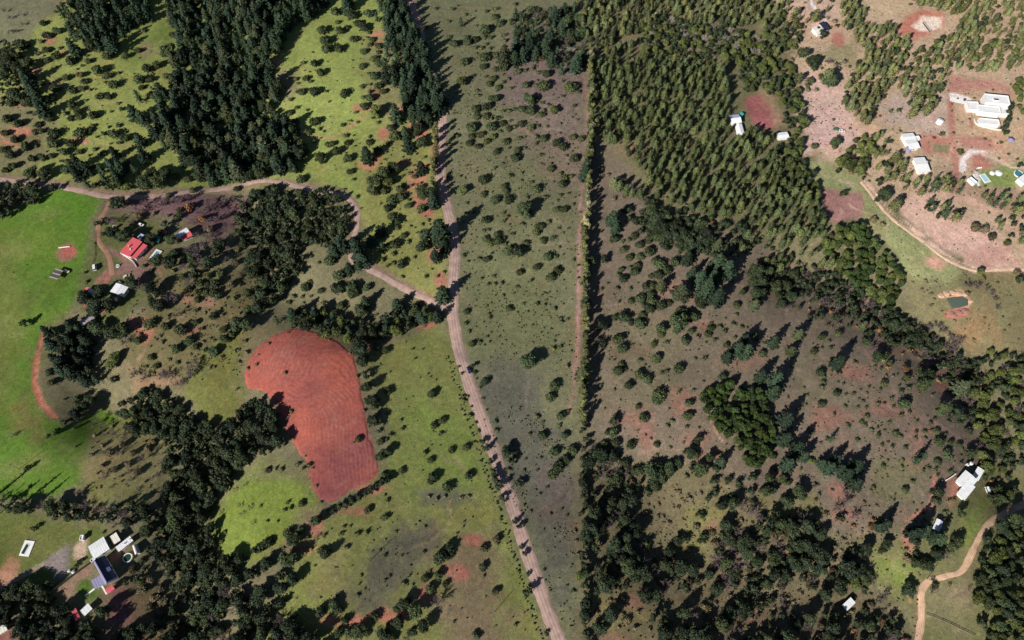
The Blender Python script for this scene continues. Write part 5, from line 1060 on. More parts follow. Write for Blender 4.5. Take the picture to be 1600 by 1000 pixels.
tile(800, 500, [(310,10,18),(245,55,10),(200,50,8),(300,165,20,'B'),(260,180,20,'B'),(100,260,48,'e'),(345,290,20,'x'),(265,410,34),(240,480,34),(350,570,20),(310,600,32),(295,660,22),(325,720,30),(190,725,30),(155,600,24),(190,640,18),(110,710,18),(50,545,10),(280,270,6),(10,210,6),(165,370,6),(20,830,25),(340,870,34),(290,920,44),(250,960,34),(260,820,34),(380,810,34),(180,860,14),
 (560,30,36,'d'),(530,140,36,'w'),(560,150,30,'d'),(660,120,36),(690,180,36),(755,152,12),(800,155,8),(680,280,24),(660,320,36),(700,310,22),(800,340,34),(845,365,34),(730,410,32),(800,250,20),(900,240,32),(885,150,26),(935,50,36),(930,90,24),(800,20,38),(745,20,25),(1040,20,55,'e'),(960,320,20),(940,330,18),(1045,300,36),(920,470,44),(905,500,38),(790,540,24),(820,610,32),(580,550,10),(640,630,34,'d'),(630,700,40),(600,700,25),(575,780,32),(645,770,32),(740,780,32),(775,755,18),(870,740,14),(905,775,24),(990,795,14),(975,660,20),(910,660,8),(680,835,16),(905,848,18,'x'),(1095,600,32),(1110,520,30),(1095,665,18),(1080,130,30),(1125,68,26),(1160,105,22,'x'),(1240,20,16),(1240,50,26),(1225,90,26),(1300,40,22),(1328,72,22),(1435,40,18),(1470,48,12),(1385,25,20),(1395,105,16),(1340,155,24),(1145,240,14),(1200,240,22),(1160,325,8),(1350,230,36,'p'),(1420,180,50,'p'),(1470,190,50,'p'),(1460,120,40,'p'),(1565,210,26),(1520,100,30),(1315,350,30),(1560,350,45,'p'),(1165,740,28,'d'),(1150,760,24),(1110,825,40,'e'),(1150,840,32),(1130,895,20),(1030,890,34),(1040,910,30),(790,940,40),(750,960,24,'B'),(870,940,45,'e'),(920,960,50,'e'),(980,930,40,'e'),(710,890,34),(1090,970,22),(1240,860,36,'e'),(1310,890,40,'p'),(1190,930,40,'e'),(1170,960,30),(540,830,34,'w'),(560,900,34,'w'),(620,900,34,'w'),(640,950,36,'w'),(700,970,34,'w'),(560,970,34,'w'),(900,890,24,'w'),(500,800,28,'w')])
tile(1200, 500, [(40,130,40,'p'),(195,85,40,'q'),(150,190,36,'q'),(60,370,60,'p'),(40,450,56,'p'),(120,620,55,'p'),(110,740,56,'p'),(190,800,56,'p'),(130,900,56,'p'),(230,850,40,'p'),(445,260,48,'p'),(545,265,18),(290,195,26),(395,170,18),(340,105,28),(320,115,22),(445,85,26),(385,130,14),(370,30,16),(400,42,10),(325,325,30),(350,350,20),(350,385,20),(340,415,22),(430,460,26),(335,525,24),(485,538,16),(562,545,14),(612,550,16),(615,600,22),(610,655,20),(590,635,18),(575,640,14),(648,683,18),(530,635,8),(690,723,22),(728,688,12),(800,710,24),(830,725,20),(925,738,20),(752,762,12),(778,788,18),(862,795,22),(615,345,10),(633,415,12),(620,455,12),(730,395,28),(705,435,14),(822,412,14),(835,448,22),(775,490,20),(725,520,14),(785,542,18),(850,525,38),(885,485,18),(830,592,20),(885,580,18),(1020,645,18),(978,695,18),(1060,695,24),(1020,695,16,'r'),(878,653,8),(1075,760,36),(1140,765,24),(1195,780,24),(1215,805,16),(1120,835,32),(1150,860,14),(1265,830,40),(1210,893,18),(1060,890,26),(1050,935,18),(1145,945,22),(845,873,16),(845,945,10),(970,850,34,'p'),(935,880,30,'p'),(975,400,50,'e'),(990,350,45,'e'),(960,320,30),(1215,420,60,'q'),(1155,330,28),(1100,540,40,'e'),(1080,570,32),(1155,535,22),(1190,590,36,'d'),(1040,300,34),(870,360,28),(880,420,20),(850,380,18),(600,30,36,'q'),(620,130,30),(540,140,18),(690,230,36,'e'),(740,215,30),(760,270,25),(880,160,30,'d'),(830,100,30),(930,120,40,'d'),(960,90,40,'e'),(1000,140,32,'d'),(850,40,30,'d'),(780,30,40,'d'),(720,20,30),(720,250,20,'B'),(860,300,26,'r'),(750,295,20,'r'),(970,285,22,'r'),(790,130,28,'r'),(700,60,24,'r'),(400,740,25,'p'),(375,745,20),(460,930,40,'p'),(390,920,48,'p'),(500,960,48,'p'),(560,910,48,'p'),(430,870,40,'p'),(340,900,36,'p'),(30,850,24),(40,930,16),(210,990,20),(270,880,24,'B'),(1100,60,30,'w'),(1150,110,30,'w'),(1060,30,30,'w'),(1180,150,30,'w'),(1000,50,30,'w'),(1130,160,26,'w'),(1210,120,28,'w'),(660,180,26,'w'),(900,230,24,'w'),(1000,230,26,'w'),(1180,260,24,'r'),(1070,380,20,'x'),(1240,520,24,'x'),(1280,620,26,'d'),(1230,610,26,'d'),(1150,590,24,'d'),(1200,640,24,'d'),(1260,690,26,'d'),(780,350,14,'x'),(740,350,14,'x'),(1030,470,14,'x'),(1060,370,16,'r')])
tile(0, 750, [(210,300,20,'d'),(470,540,22),(1130,660,45,'e'),(240,690,26,'d'),(180,40,14),(660,190,24,'w'),(500,80,30,'w'),(560,240,26,'e'),(640,240,30,'e'),(480,230,28,'e'),(760,210,36,'w'),(820,260,36,'w'),(900,310,32,'e'),(720,270,30,'w'),(320,200,30,'e'),(160,190,30,'w'),(260,160,30,'w'),(60,190,24,'e'),(360,160,30,'w'),(430,180,28,'w'),(940,620,32,'x'),(1000,680,32,'x'),(890,690,34,'x'),(960,740,34,'x'),(1020,760,32,'x'),(1060,820,34,'x'),(990,840,34,'x'),(930,800,30,'x'),(1060,900,34,'x'),(1000,930,32,'x'),(1080,970,30,'x'),(860,620,30,'e'),(820,560,26,'x'),(780,640,22,'e'),(900,560,26,'e'),(880,640,24,'B'),(860,440,16),(930,430,26,'d'),(890,500,26,'d'),(1000,300,30,'g'),(1190,260,30,'g'),(1110,240,28,'g'),(1140,400,30,'g'),(640,330,16,'B'),(1500,160,16,'w'),(1560,170,16,'w'),(1510,210,16,'w'),(1380,200,14,'w'),(1405,320,16,'b'),(1390,380,16,'b'),(1575,270,14,'w'),(1530,30,14,'w'),(1470,60,14,'w'),(1480,490,36,'d'),(1510,500,30,'d'),(1330,490,34,'d'),(1560,590,40,'d'),(1590,440,30,'d')])
tile(400, 750, [(195,140,18),(175,185,16),(215,175,20),(280,150,24),(30,160,14),(70,255,14),(135,258,12),(375,250,38,'d'),(195,330,32),(275,310,28),(235,380,36,'e'),(65,390,32),(25,420,32),(90,375,24),(435,460,38,'d'),(400,440,24),(380,355,16,'w'),(375,380,10,'w'),(65,525,46,'e'),(200,500,55,'e'),(225,620,40,'d'),(160,680,42,'d'),(145,600,35,'d'),(12,600,14),(95,660,16),(30,690,40,'d'),(20,740,42,'d'),(135,780,34,'d'),(190,750,20),(75,790,30,'d'),(240,850,26,'d'),(820,130,20),(805,95,12),(695,190,26),(800,235,26),(545,290,14),(587,288,12),(530,335,20),(628,335,22),(690,330,20),(562,418,20),(800,475,20),(1055,290,12),(1195,45,34),(1100,0,30),(1150,485,44),(1210,420,36),(1215,470,26),(1425,428,28),(1415,545,28),(1495,698,26),(1510,395,14),(1500,370,28,'x'),(835,600,14),(925,645,22),(1055,615,28),(1140,595,30),(1185,650,26),(1090,680,32),(1130,770,48,'w'),(1000,820,48,'e'),(890,885,54,'e'),(1050,910,42,'d'),(980,950,35,'d'),(920,780,36,'d'),(940,760,24),(880,810,28),(745,855,30),(640,940,48,'e'),(580,960,35),(690,960,25),(635,720,18),(510,725,10),(400,735,10),(485,775,40),(400,818,38),(515,815,30),(555,880,34),(520,950,34),(820,900,15),(750,950,20,'w'),(800,970,42,'d'),(850,985,30),(1375,970,28),(1300,260,12),(1255,335,12),(1295,290,10),(940,985,25,'w'),(450,200,18),(980,740,26,'w'),
 (480,195,20,'d'),(520,165,26,'d'),(560,150,26,'d'),(600,125,28,'d'),(640,105,28,'d'),(690,80,24,'d'),(715,60,30,'d'),(750,30,26,'d'),(790,15,30,'d'),(820,5,26,'d'),(1520,40,30,'d'),(1545,110,26,'d'),(1500,0,30,'d'),(300,420,22,'x'),(340,430,20,'x'),(420,350,18,'x'),(320,360,20,'x'),(270,430,22,'w'),(1080,100,16,'x'),(1130,120,18,'x'),(1180,100,16,'x'),(1280,110,18,'x'),(1330,100,16,'x')])
tile(800, 750, [(620,850,42,'d'),(530,700,32,'d'),(610,685,32,'d'),(550,930,45,'d'),(460,850,42,'d'),(460,780,36,'d'),(45,20,30,'d'),(45,290,22,'d'),(20,260,22,'d'),(60,420,18,'d'),(80,460,20,'d'),(100,590,16,'d'),(95,700,34,'d'),(215,960,16,'d'),(375,530,10),(385,695,18),(340,660,12),(240,690,10),(200,560,14),(150,60,10),(425,600,30,'g'),(410,460,14,'x'),(400,380,14,'x'),(395,320,14,'x'),(75,830,8),(1160,640,24,'d'),(1040,380,36,'e'),(1080,370,30,'d'),(1190,380,30,'e'),(940,830,26,'d'),(880,860,32,'d'),(930,900,32,'d'),(970,890,26,'g'),(1200,350,30,'e'),(1180,220,30,'e'),(1150,290,26,'x'),(1250,330,26,'x')])
tile(1200, 750, [(30,50,34),(130,15,24),(200,90,50,'e'),(120,140,40,'e'),(300,185,18),(335,183,12),(320,85,18),(300,30,20),(300,125,16),(560,20,48,'p'),(500,130,36,'w'),(440,170,36,'w'),(480,70,30,'w'),(540,230,36,'w'),(450,240,30,'e'),(530,290,22,'r'),(740,280,48,'p'),(700,290,36,'p'),(650,290,26,'r'),(660,250,22,'r'),(860,65,28),(910,10,20),(680,157,12),(965,147,10),(930,330,58,'p'),(980,310,45,'p'),(920,390,35,'d'),(1080,370,50,'p'),(1040,350,35,'p'),(1060,80,36,'d'),(1050,130,32,'d'),(1210,210,30,'e'),(1190,390,42,'e'),(1160,420,40,'e'),(1060,460,40,'d'),(1110,470,36,'w'),(920,460,22,'d'),(930,520,40,'e'),(1000,530,40,'e'),(870,490,30,'x'),(880,690,42,'d'),(1050,655,24),(1030,700,28,'w'),(1135,660,16,'w'),(1260,680,16,'w'),(850,540,14),(740,400,34,'e'),(720,440,30,'e'),(1450,120,38,'e'),(1500,90,34,'g'),(1430,70,28,'x'),(1540,60,30,'d'),(1420,40,24,'r'),(540,650,44,'g'),(600,680,30,'e'),(740,720,30,'w'),(700,750,30,'w'),(640,790,28,'x'),(600,820,30,'e'),(680,860,28,'e'),(720,890,26,'r'),(560,900,30,'e'),(640,930,30,'x'),(780,940,30,'r'),(400,930,34,'w'),(450,960,34,'w'),(350,970,30,'w'),(500,560,34,'W'),(1030,620,20),(250,180,20,'x'),(180,240,16,'x'),(110,280,30,'d'),(60,320,30,'e'),(20,300,30,'d'),(300,260,30,'d'),(260,300,36,'d'),(1130,130,18,'B')])

# woods: outline on the photo, sort, spacing in metres, radius range, height range
WOODS = []
def wood(pts, mix, sp, R, name=''):
    WOODS.append((pts, mix, sp, R, name))
wood([(100,25),(125,-40),(240,-40),(235,30),(205,40),(186,80),(162,92),(135,78),(112,52)], 'pppe', 7.0, (3.2,5.0))
wood([(262,-60),(520,-60),(505,18),(470,42),(442,80),(425,110),(440,138),(430,168),(455,200),(475,238),(462,262),(400,275),(360,268),(330,280),(305,272),(282,250),(258,235),(240,210),(245,180),(262,150),(272,120),(270,90),(287,70),(262,40)], 'pppqpe', 7.0, (2.8,5.8))
wood([(390,190),(455,195),(480,245),(460,270),(400,277),(370,268)], 'eed', 6.5, (3.0,4.4))
wood([(590,-60),(632,-60),(640,20),(650,60),(676,100),(693,140),(697,168),(682,188),(655,195),(638,185),(622,150),(605,138),(600,100),(606,60),(588,30)], 'ppp', 7.0, (3.2,5.0))
wood([(115,264),(132,258),(155,274),(185,255),(208,252),(214,268),(195,296),(160,304),(125,288)], 'pppe', 7.0, (3.0,4.6))
wood([(325,252),(388,250),(385,272),(345,282),(320,272)], 'ed', 6.5, (3.0,4.2))
wood([(-60,300),(0,300),(30,292),(92,298),(75,320),(40,325),(12,345),(-60,356)], 'edd', 6.0, (2.6,4.0))
wood([(364,330),(372,306),(400,292),(440,292),(470,318),(452,350),(468,370),(480,400),(470,430),(450,440),(432,470),(412,498),(398,478),(385,420),(374,370)], 'ddde', 5.0, (2.2,4.4))
wood([(470,312),(500,303),(530,315),(545,345),(545,372),(530,397),(490,397),(465,372),(456,342)], 'eeee', 5.2, (2.4,3.8))
wood([(432,505),(470,484),(520,490),(560,502),(600,496),(640,482),(676,490),(690,497),(650,516),(618,530),(590,524),(565,540),(530,538),(500,524),(465,513)], 'eddpg', 5.4, (2.4,3.8))
wood([(76,522),(95,515),(115,507),(140,525),(147,600),(112,602),(85,576),(72,550)], 'ppdp', 6.5, (3.0,4.8))
wood([(155,634),(190,612),(250,608),(290,636),(315,658),(300,676),(268,684),(250,690),(215,676),(165,660)], 'ddde', 6.0, (2.8,4.4))
wood([(255,690),(310,660),(335,672),(372,665),(376,640),(400,628),(428,650),(450,685),(438,710),(402,720),(372,735),(347,768),(335,800),(334,850),(328,882),(322,920),(330,1060),(262,1060),(268,930),(240,880),(230,850),(226,800),(242,790),(258,760)], 'dddde', 5.2, (2.0,4.8))
wood([(330,890),(360,880),(380,905),(390,950),(420,965),(460,972),(505,990),(520,1060),(330,1060),(322,930)], 'dddew', 5.2, (2.0,4.6))
wood([(-60,772),(30,775),(60,785),(140,788),(170,792),(190,782),(228,790),(228,828),(190,824),(170,818),(130,813),(100,812),(70,804),(-60,798)], 'dwew', 6.2, (2.4,3.8))
wood([(-60,930),(25,920),(60,912),(80,902),(96,930),(110,950),(112,972),(140,975),(165,955),(168,1060),(30,1060),(22,975),(-60,965)], 'ddde', 6.0, (2.8,4.2))
wood([(165,1000),(200,985),(240,975),(262,1000),(262,1060),(165,1060)], 'dded', 6.0, (2.6,4.0))
wood([(921,95),(990,93),(1040,96),(1100,110),(1136,100),(1140,178),(1138,205),(1160,215),(1192,218),(1196,250),(1240,292),(1280,340),(1278,378),(1230,392),(1160,358),(1090,345),(1020,318),(1000,282),(962,236),(922,228)], 'yyyyyyyyyyyyx', 5.5, (1.9,2.7), 'plantation')
wood([(895,-60),(1200,-60),(1205,-10),(1190,40),(1080,38),(1040,20),(1000,55),(960,60),(1000,92),(925,92),(905,40)], 'oooqyo', 5.6, (2.0,3.0), 'upper')
wood([(990,55),(1040,25),(1080,40),(1140,40),(1195,60),(1200,95),(1140,98),(1100,108),(1040,94),(1000,90)], 'gegeW', 5.6, (2.2,3.4))
wood([(1085,35),(1130,45),(1138,72),(1100,70),(1080,52)], 'WWe', 5.0, (2.0,3.0))
wood([(1195,-20),(1235,5),(1255,50),(1240,80),(1200,95),(1190,60)], 'ego', 5.8, (2.2,3.4))
wood([(1150,100),(1200,98),(1236,110),(1250,150),(1252,205),(1235,225),(1222,200),(1210,160),(1190,148),(1160,150),(1150,140)], 'egeg', 5.6, (2.4,3.6))
wood([(1196,215),(1250,225),(1262,260),(1275,300),(1282,345),(1290,385),(1280,395),(1240,292),(1196,250)], 'eeyg', 5.4, (2.2,3.4))
wood([(1312,-40),(1345,-40),(1352,45),(1392,40),(1402,62),(1430,78),(1400,92),(1390,140),(1350,205),(1322,178),(1310,150),(1330,112),(1345,88),(1335,62),(1315,50)], 'ooeoo', 5.2, (1.9,2.9), 'sun')
wood([(1395,92),(1430,78),(1478,56),(1500,30),(1420,10),(1440,-40),(1700,-40),(1700,110),(1600,112),(1500,112),(1478,124),(1472,150),(1442,176),(1420,172),(1402,142)], 'ooego', 5.4, (1.9,2.9), 'sun')
wood([(1575,130),(1700,110),(1700,200),(1600,196),(1580,150)], 'gg', 6.0, (2.2,3.2))
wood([(1262,-10),(1300,-40),(1312,30),(1300,60),(1262,60),(1240,80),(1235,40)], 'xeo', 9.0, (1.8,2.8))
wood([(1325,222),(1355,212),(1362,250),(1345,268),(1310,260)], 'gegg', 5.6, (2.2,3.2))
wood([(1360,205),(1400,225),(1410,250),(1432,262),(1420,290),(1380,290),(1365,255)], 'oeo', 5.4, (1.9,2.9))
wood([(1405,280),(1500,280),(1502,306),(1440,308),(1410,300)], 'oepo', 5.4, (1.8,2.7))
wood([(1436,312),(1462,316),(1500,325),(1515,345),(1500,352),(1450,340)], 'pepo', 5.6, (1.9,2.9))
wood([(1520,294),(1600,298),(1660,300),(1660,345),(1600,340),(1560,322),(1525,315)], 'oepo', 6.0, (1.8,2.8))
wood([(1548,338),(1600,345),(1660,345),(1660,400),(1600,385),(1560,360)], 'oeo', 7.0, (1.8,2.6))
wood([(1296,366),(1340,356),(1362,380),(1386,396),(1400,420),(1418,440),(1405,466),(1400,482),(1378,468),(1340,440),(1300,412),(1282,392)], 'vgvg', 4.6, (2.0,3.6))
wood([(1165,360),(1230,395),(1280,400),(1300,415),(1270,420),(1200,420),(1150,400)], 'eyyx', 5.4, (1.8,2.8))
wood([(1235,425),(1300,415),(1378,470),(1420,490),(1500,535),(1540,560),(1530,580),(1470,560),(1400,520),(1330,480),(1250,470)], 'wwdwed', 4.6, (2.0,3.4))
wood([(1210,440),(1300,420),(1420,488),(1540,556),(1562,600),(1500,604),(1400,545),(1300,505),(1220,492)], 'dewdxdr', 6.0, (1.5,3.2))
wood([(1195,405),(1240,420),(1250,468),(1215,480),(1195,450)], 'eee', 5.8, (2.6,3.8))
wood([(1520,575),(1555,535),(1600,545),(1680,560),(1680,720),(1600,722),(1572,735),(1545,730),(1535,690),(1530,650),(1512,620)], 'geegw', 5.6, (2.4,3.6))
wood([(1400,470),(1440,505),(1520,555),(1512,566),(1450,540),(1400,505)], 'dede', 5.6, (2.0,3.0))
wood([(1092,622),(1115,604),(1150,606),(1176,616),(1192,640),(1202,670),(1202,700),(1196,730),(1170,735),(1150,706),(1138,686),(1120,680),(1102,665)], 'vvvv', 4.2, (2.0,3.1), 'grove')
wood([(912,720),(930,700),(975,722),(1000,738),(1050,730),(1060,760),(1092,762),(1105,790),(1085,800),(1058,812),(1048,850),(1060,872),(1100,885),(1092,910),(1070,925),(1050,935),(1005,935),(985,928),(960,912),(940,925),(924,915),(912,860)], 'dddedwx', 5.1, (1.7,4.5), 'open')
wood([(1120,795),(1150,782),(1200,795),(1262,805),(1290,842),(1340,855),(1365,852),(1368,890),(1372,920),(1300,930),(1250,930),(1180,925),(1115,925),(1110,900),(1118,870)], 'dddedwx', 5.1, (1.7,4.5), 'open')
wood([(1025,975),(1065,950),(1110,925),(1180,930),(1250,932),(1310,960),(1320,1060),(1010,1060)], 'dddewx', 5.4, (1.6,4.2), 'open')
wood([(1345,960),(1420,965),(1432,1060),(1330,1060),(1320,1000)], 'wedr', 6.4, (2.2,3.4))
wood([(1532,872),(1542,842),(1562,816),(1600,802),(1680,790),(1680,1060),(1530,1060),(1526,980),(1536,960),(1522,930)], 'eedeg', 5.8, (2.6,3.8))
wood([(1545,735),(1590,730),(1600,760),(1570,785),(1550,780)], 'erex', 6.0, (2.0,3.0))
wood([(1040,735),(1090,720),(1140,745),(1200,740),(1240,760),(1240,790),(1120,795),(1090,765)], 'eed', 8.0, (2.2,3.4))
wood([(795,25),(895,10),(915,60),(918,110),(870,118),(840,100),(800,75)], 'peedw', 7.0, (2.2,3.6))
wood([(960,330),(1020,325),(1090,350),(1160,365),(1180,400),(1120,420),(1040,400),(990,370)], 'dede', 6.6, (2.4,3.4))
wood([(0,60),(30,80),(60,105),(55,165),(0,170),(-40,120)], 'eed', 7.5, (2.2,3.4))
# windbreak hedge beside the strip
HL = [(921,96),(923,130),(922,170),(923,215),(920,250),(918,300),(915,340),(914,380),(914,420),(914,460),(913,500),(914,540),(912,580),(910,620),(911,660)]
wr = np.random.default_rng(77)
hw = smooth_line([at(*q) for q in HL], 2.4)
def from_map(x, y, z):
    dx, dy, dz = x, y, z - CAM_H
    u = dx; v = dy * CT + dz * ST; w = dy * ST - dz * CT
    return 800 + FPX * u / w, 500 - FPX * v / w
def put_map(x, y, R, sort, H):
    z = float(height(x, y)); px, py = from_map(x, y, z + H * 0.5)
    PL.append(dict(sort=sort, p=Vector((x, y, z)), R=R, H=H, px=px, py=py))
for k, (hx, hy) in enumerate(hw):
    px, py = from_map(hx, hy, 0)
    cream = vnoise(np.array([k * 0.13]), np.array([3.3]), 9)[0] > 0.35
    if wr.random() < 0.07: continue
    put_map(hx + wr.normal() * 0.8, hy, wr.uniform(1.9, 3.0), 'c' if cream and wr.random() < 0.6 else ('h' if wr.random() < 0.86 else 'd'), wr.uniform(9.5, 13.5))
for (x_, y_) in smooth_line([at(*q) for q in [(911,665),(912,720),(911,780),(910,840),(912,900),(914,960),(915,1020)]], 4.2):
    put_map(x_ + wr.normal() * 0.8, y_, wr.uniform(1.9, 3.1), 'e' if wr.random() < 0.6 else 'd', wr.uniform(5, 8))
put(1111 - 200, 582, 5.5, 'q'); put(915, 585, 5.0, 'g')
for q_ in [(-14,796,2.3,17),(8,792,2.2,19),(36,790,2.0,16),(-30,775,2.2,18)]: put(q_[0], q_[1], q_[2], 'p', q_[3])
# low scrub bank on the left side of the main road
bank = smooth_line([at(*q) for q in [(712,555),(722,590),(736,630),(750,670),(764,710),(778,752),(792,790),(804,830),(817,870),(831,915),(848,962),(864,1005),(885,1050)]], 1.9)
tgb = np.gradient(bank, axis=0); tgb /= np.linalg.norm(tgb, axis=1)[:, None]
CLEAR = [(1151,193,14,24),(1222,211,12,14),(1281,44,14,18),(1545,170,38,36),(1420,220,16,20),(1439,258,16,18),(1535,280,28,16),(1515,752,22,28),(1466,820,9,14),(1326,942,11,14),(206,388,24,26),(134,949,10,12),(118,962,8,12),(4,980,14,12),(165,895,24,36),(195,850,30,26),(155,848,22,22),(1497,472,26,26),(1311,204,14,8)]
for pts, mix, sp, R, nm in WOODS:
    hh = np.mean(R) * np.mean([SORT[k][2] for k in mix]) * 0.5
    wp = wpoly(pts, hh); xs = [p[0] for p in wp]; ys = [p[1] for p in wp]
    ax = np.arange(min(xs), max(xs) + sp, sp); ay = np.arange(min(ys), max(ys) + sp, sp * 0.9)
    GX_, GY_ = np.meshgrid(ax, ay); GX_ = GX_ + (np.arange(len(ay)) % 2)[:, None] * sp * 0.5
    jx = 0.36 if nm != 'plantation' else 0.26
    qx = (GX_ + wr.uniform(-jx, jx, GX_.shape) * sp).ravel(); qy = (GY_ + wr.uniform(-jx, jx, GX_.shape) * sp).ravel()
    ok = inside(qx, qy, wp)
    for x_, y_ in zip(qx[ok], qy[ok]):
        if wr.random() < (0.05 if nm != 'upper' else 0.1): continue
        if nm == 'open' and fbm(np.array([x_]), np.array([y_]), 16, 301, 3)[0] < -0.33: continue
        cpx, cpy = from_map(x_, y_, float(height(x_, y_)) + 4.0)
        if any(abs(cpx - a) < w_ and -h_ * 0.6 < cpy - b < h_ for a, b, w_, h_ in CLEAR): continue
        k = mix[wr.integers(len(mix))]; r_ = wr.uniform(*R)
        if k == 'p': r_ *= 1.08
        if k in 'yo': r_ = wr.uniform(1.8, 2.75)
        if k == 'q': r_ *= 1.2
        if k in 'xr': r_ *= 0.75
        put_map(float(x_), float(y_), r_, k, r_ * SORT[k][2] * wr.uniform(0.85, 1.45 if k in 'degv' else 1.2))

# many more separate small bushes over strip and slopes
def seed_bushes(pts, n, lo, hi, sort='b'):
    wp = wpoly(pts); xs = [p[0] for p in wp]; ys = [p[1] for p in wp]; k = 0; t = 0; AX = np.array([q['p'].x for q in PL]); AY = np.array([q['p'].y for q in PL]); AR = np.array([(q['R'] + 1.8) ** 2 for q in PL])
    while k < n and t < n * 20:
        t += 1; x_, y_ = wr.uniform(min(xs), max(xs)), wr.uniform(min(ys), max(ys))
        if not inside(np.array([x_]), np.array([y_]), wp)[0]: continue
        if (((AX - x_) ** 2 + (AY - y_) ** 2) < AR).any(): continue
        r_ = lo + (hi - lo) * wr.random() ** 2; put_map(x_, y_, r_, sort, r_ * 1.15); k += 1
for q_ in [(395,570),(402,556),(420,536),(448,521),(480,521),(515,534),(545,552),(560,588),(568,640),(574,668),(586,712),(594,745),(430,628),(448,655),(458,688),(476,712),(488,733),(494,760),(503,786)]:
    put(q_[0] + wr.normal() * 2, q_[1] + wr.normal() * 2, wr.uniform(0.8, 1.7), 'x' if wr.random() < 0.6 else 'b')
seed_bushes([(735,25),(905,115),(905,300),(895,560),(735,560),(718,400),(702,180)], 150, 0.7, 1.9)
seed_bushes([(740,620),(900,680),(895,960),(875,960),(800,780)], 35, 0.6, 1.4)
seed_bushes([(935,430),(1080,450),(1240,540),(1420,545),(1530,690),(1430,800),(1250,760),(1080,700),(935,700)], 120, 0.7, 2.0)
seed_bushes([(20,100),(240,60),(270,240),(20,270)], 50, 0.7, 1.8); seed_bushes([(440,120),(590,20),(600,280),(520,280)], 35, 0.7, 1.7); seed_bushes([(590,230),(690,230),(700,460),(600,420)], 45, 0.7, 1.8)
seed_bushes([(200,430),(390,430),(380,590),(200,600)], 55, 0.8, 2.0, 'x'); seed_bushes([(930,740),(1300,790),(1430,990),(930,990)], 120, 0.8, 2.2, 'x'); seed_bushes([(1330,680),(1530,690),(1500,800),(1400,900),(1330,840)], 45, 0.7, 1.8)
seed_bushes([(140,670),(250,670),(250,780),(140,770)], 22, 0.6, 1.5, 'x'); seed_bushes([(150,670),(250,670),(250,770),(160,770)], 16, 1.4, 2.6, 'w'); seed_bushes([(1260,110),(1600,110),(1600,420),(1480,400),(1260,250)], 80, 0.7, 1.8)
seed_bushes([(1400,430),(1600,430),(1600,540),(1500,530)], 40, 0.7, 1.6, 'x'); seed_bushes([(450,800),(680,800),(830,990),(450,990)], 40, 0.6, 1.5)
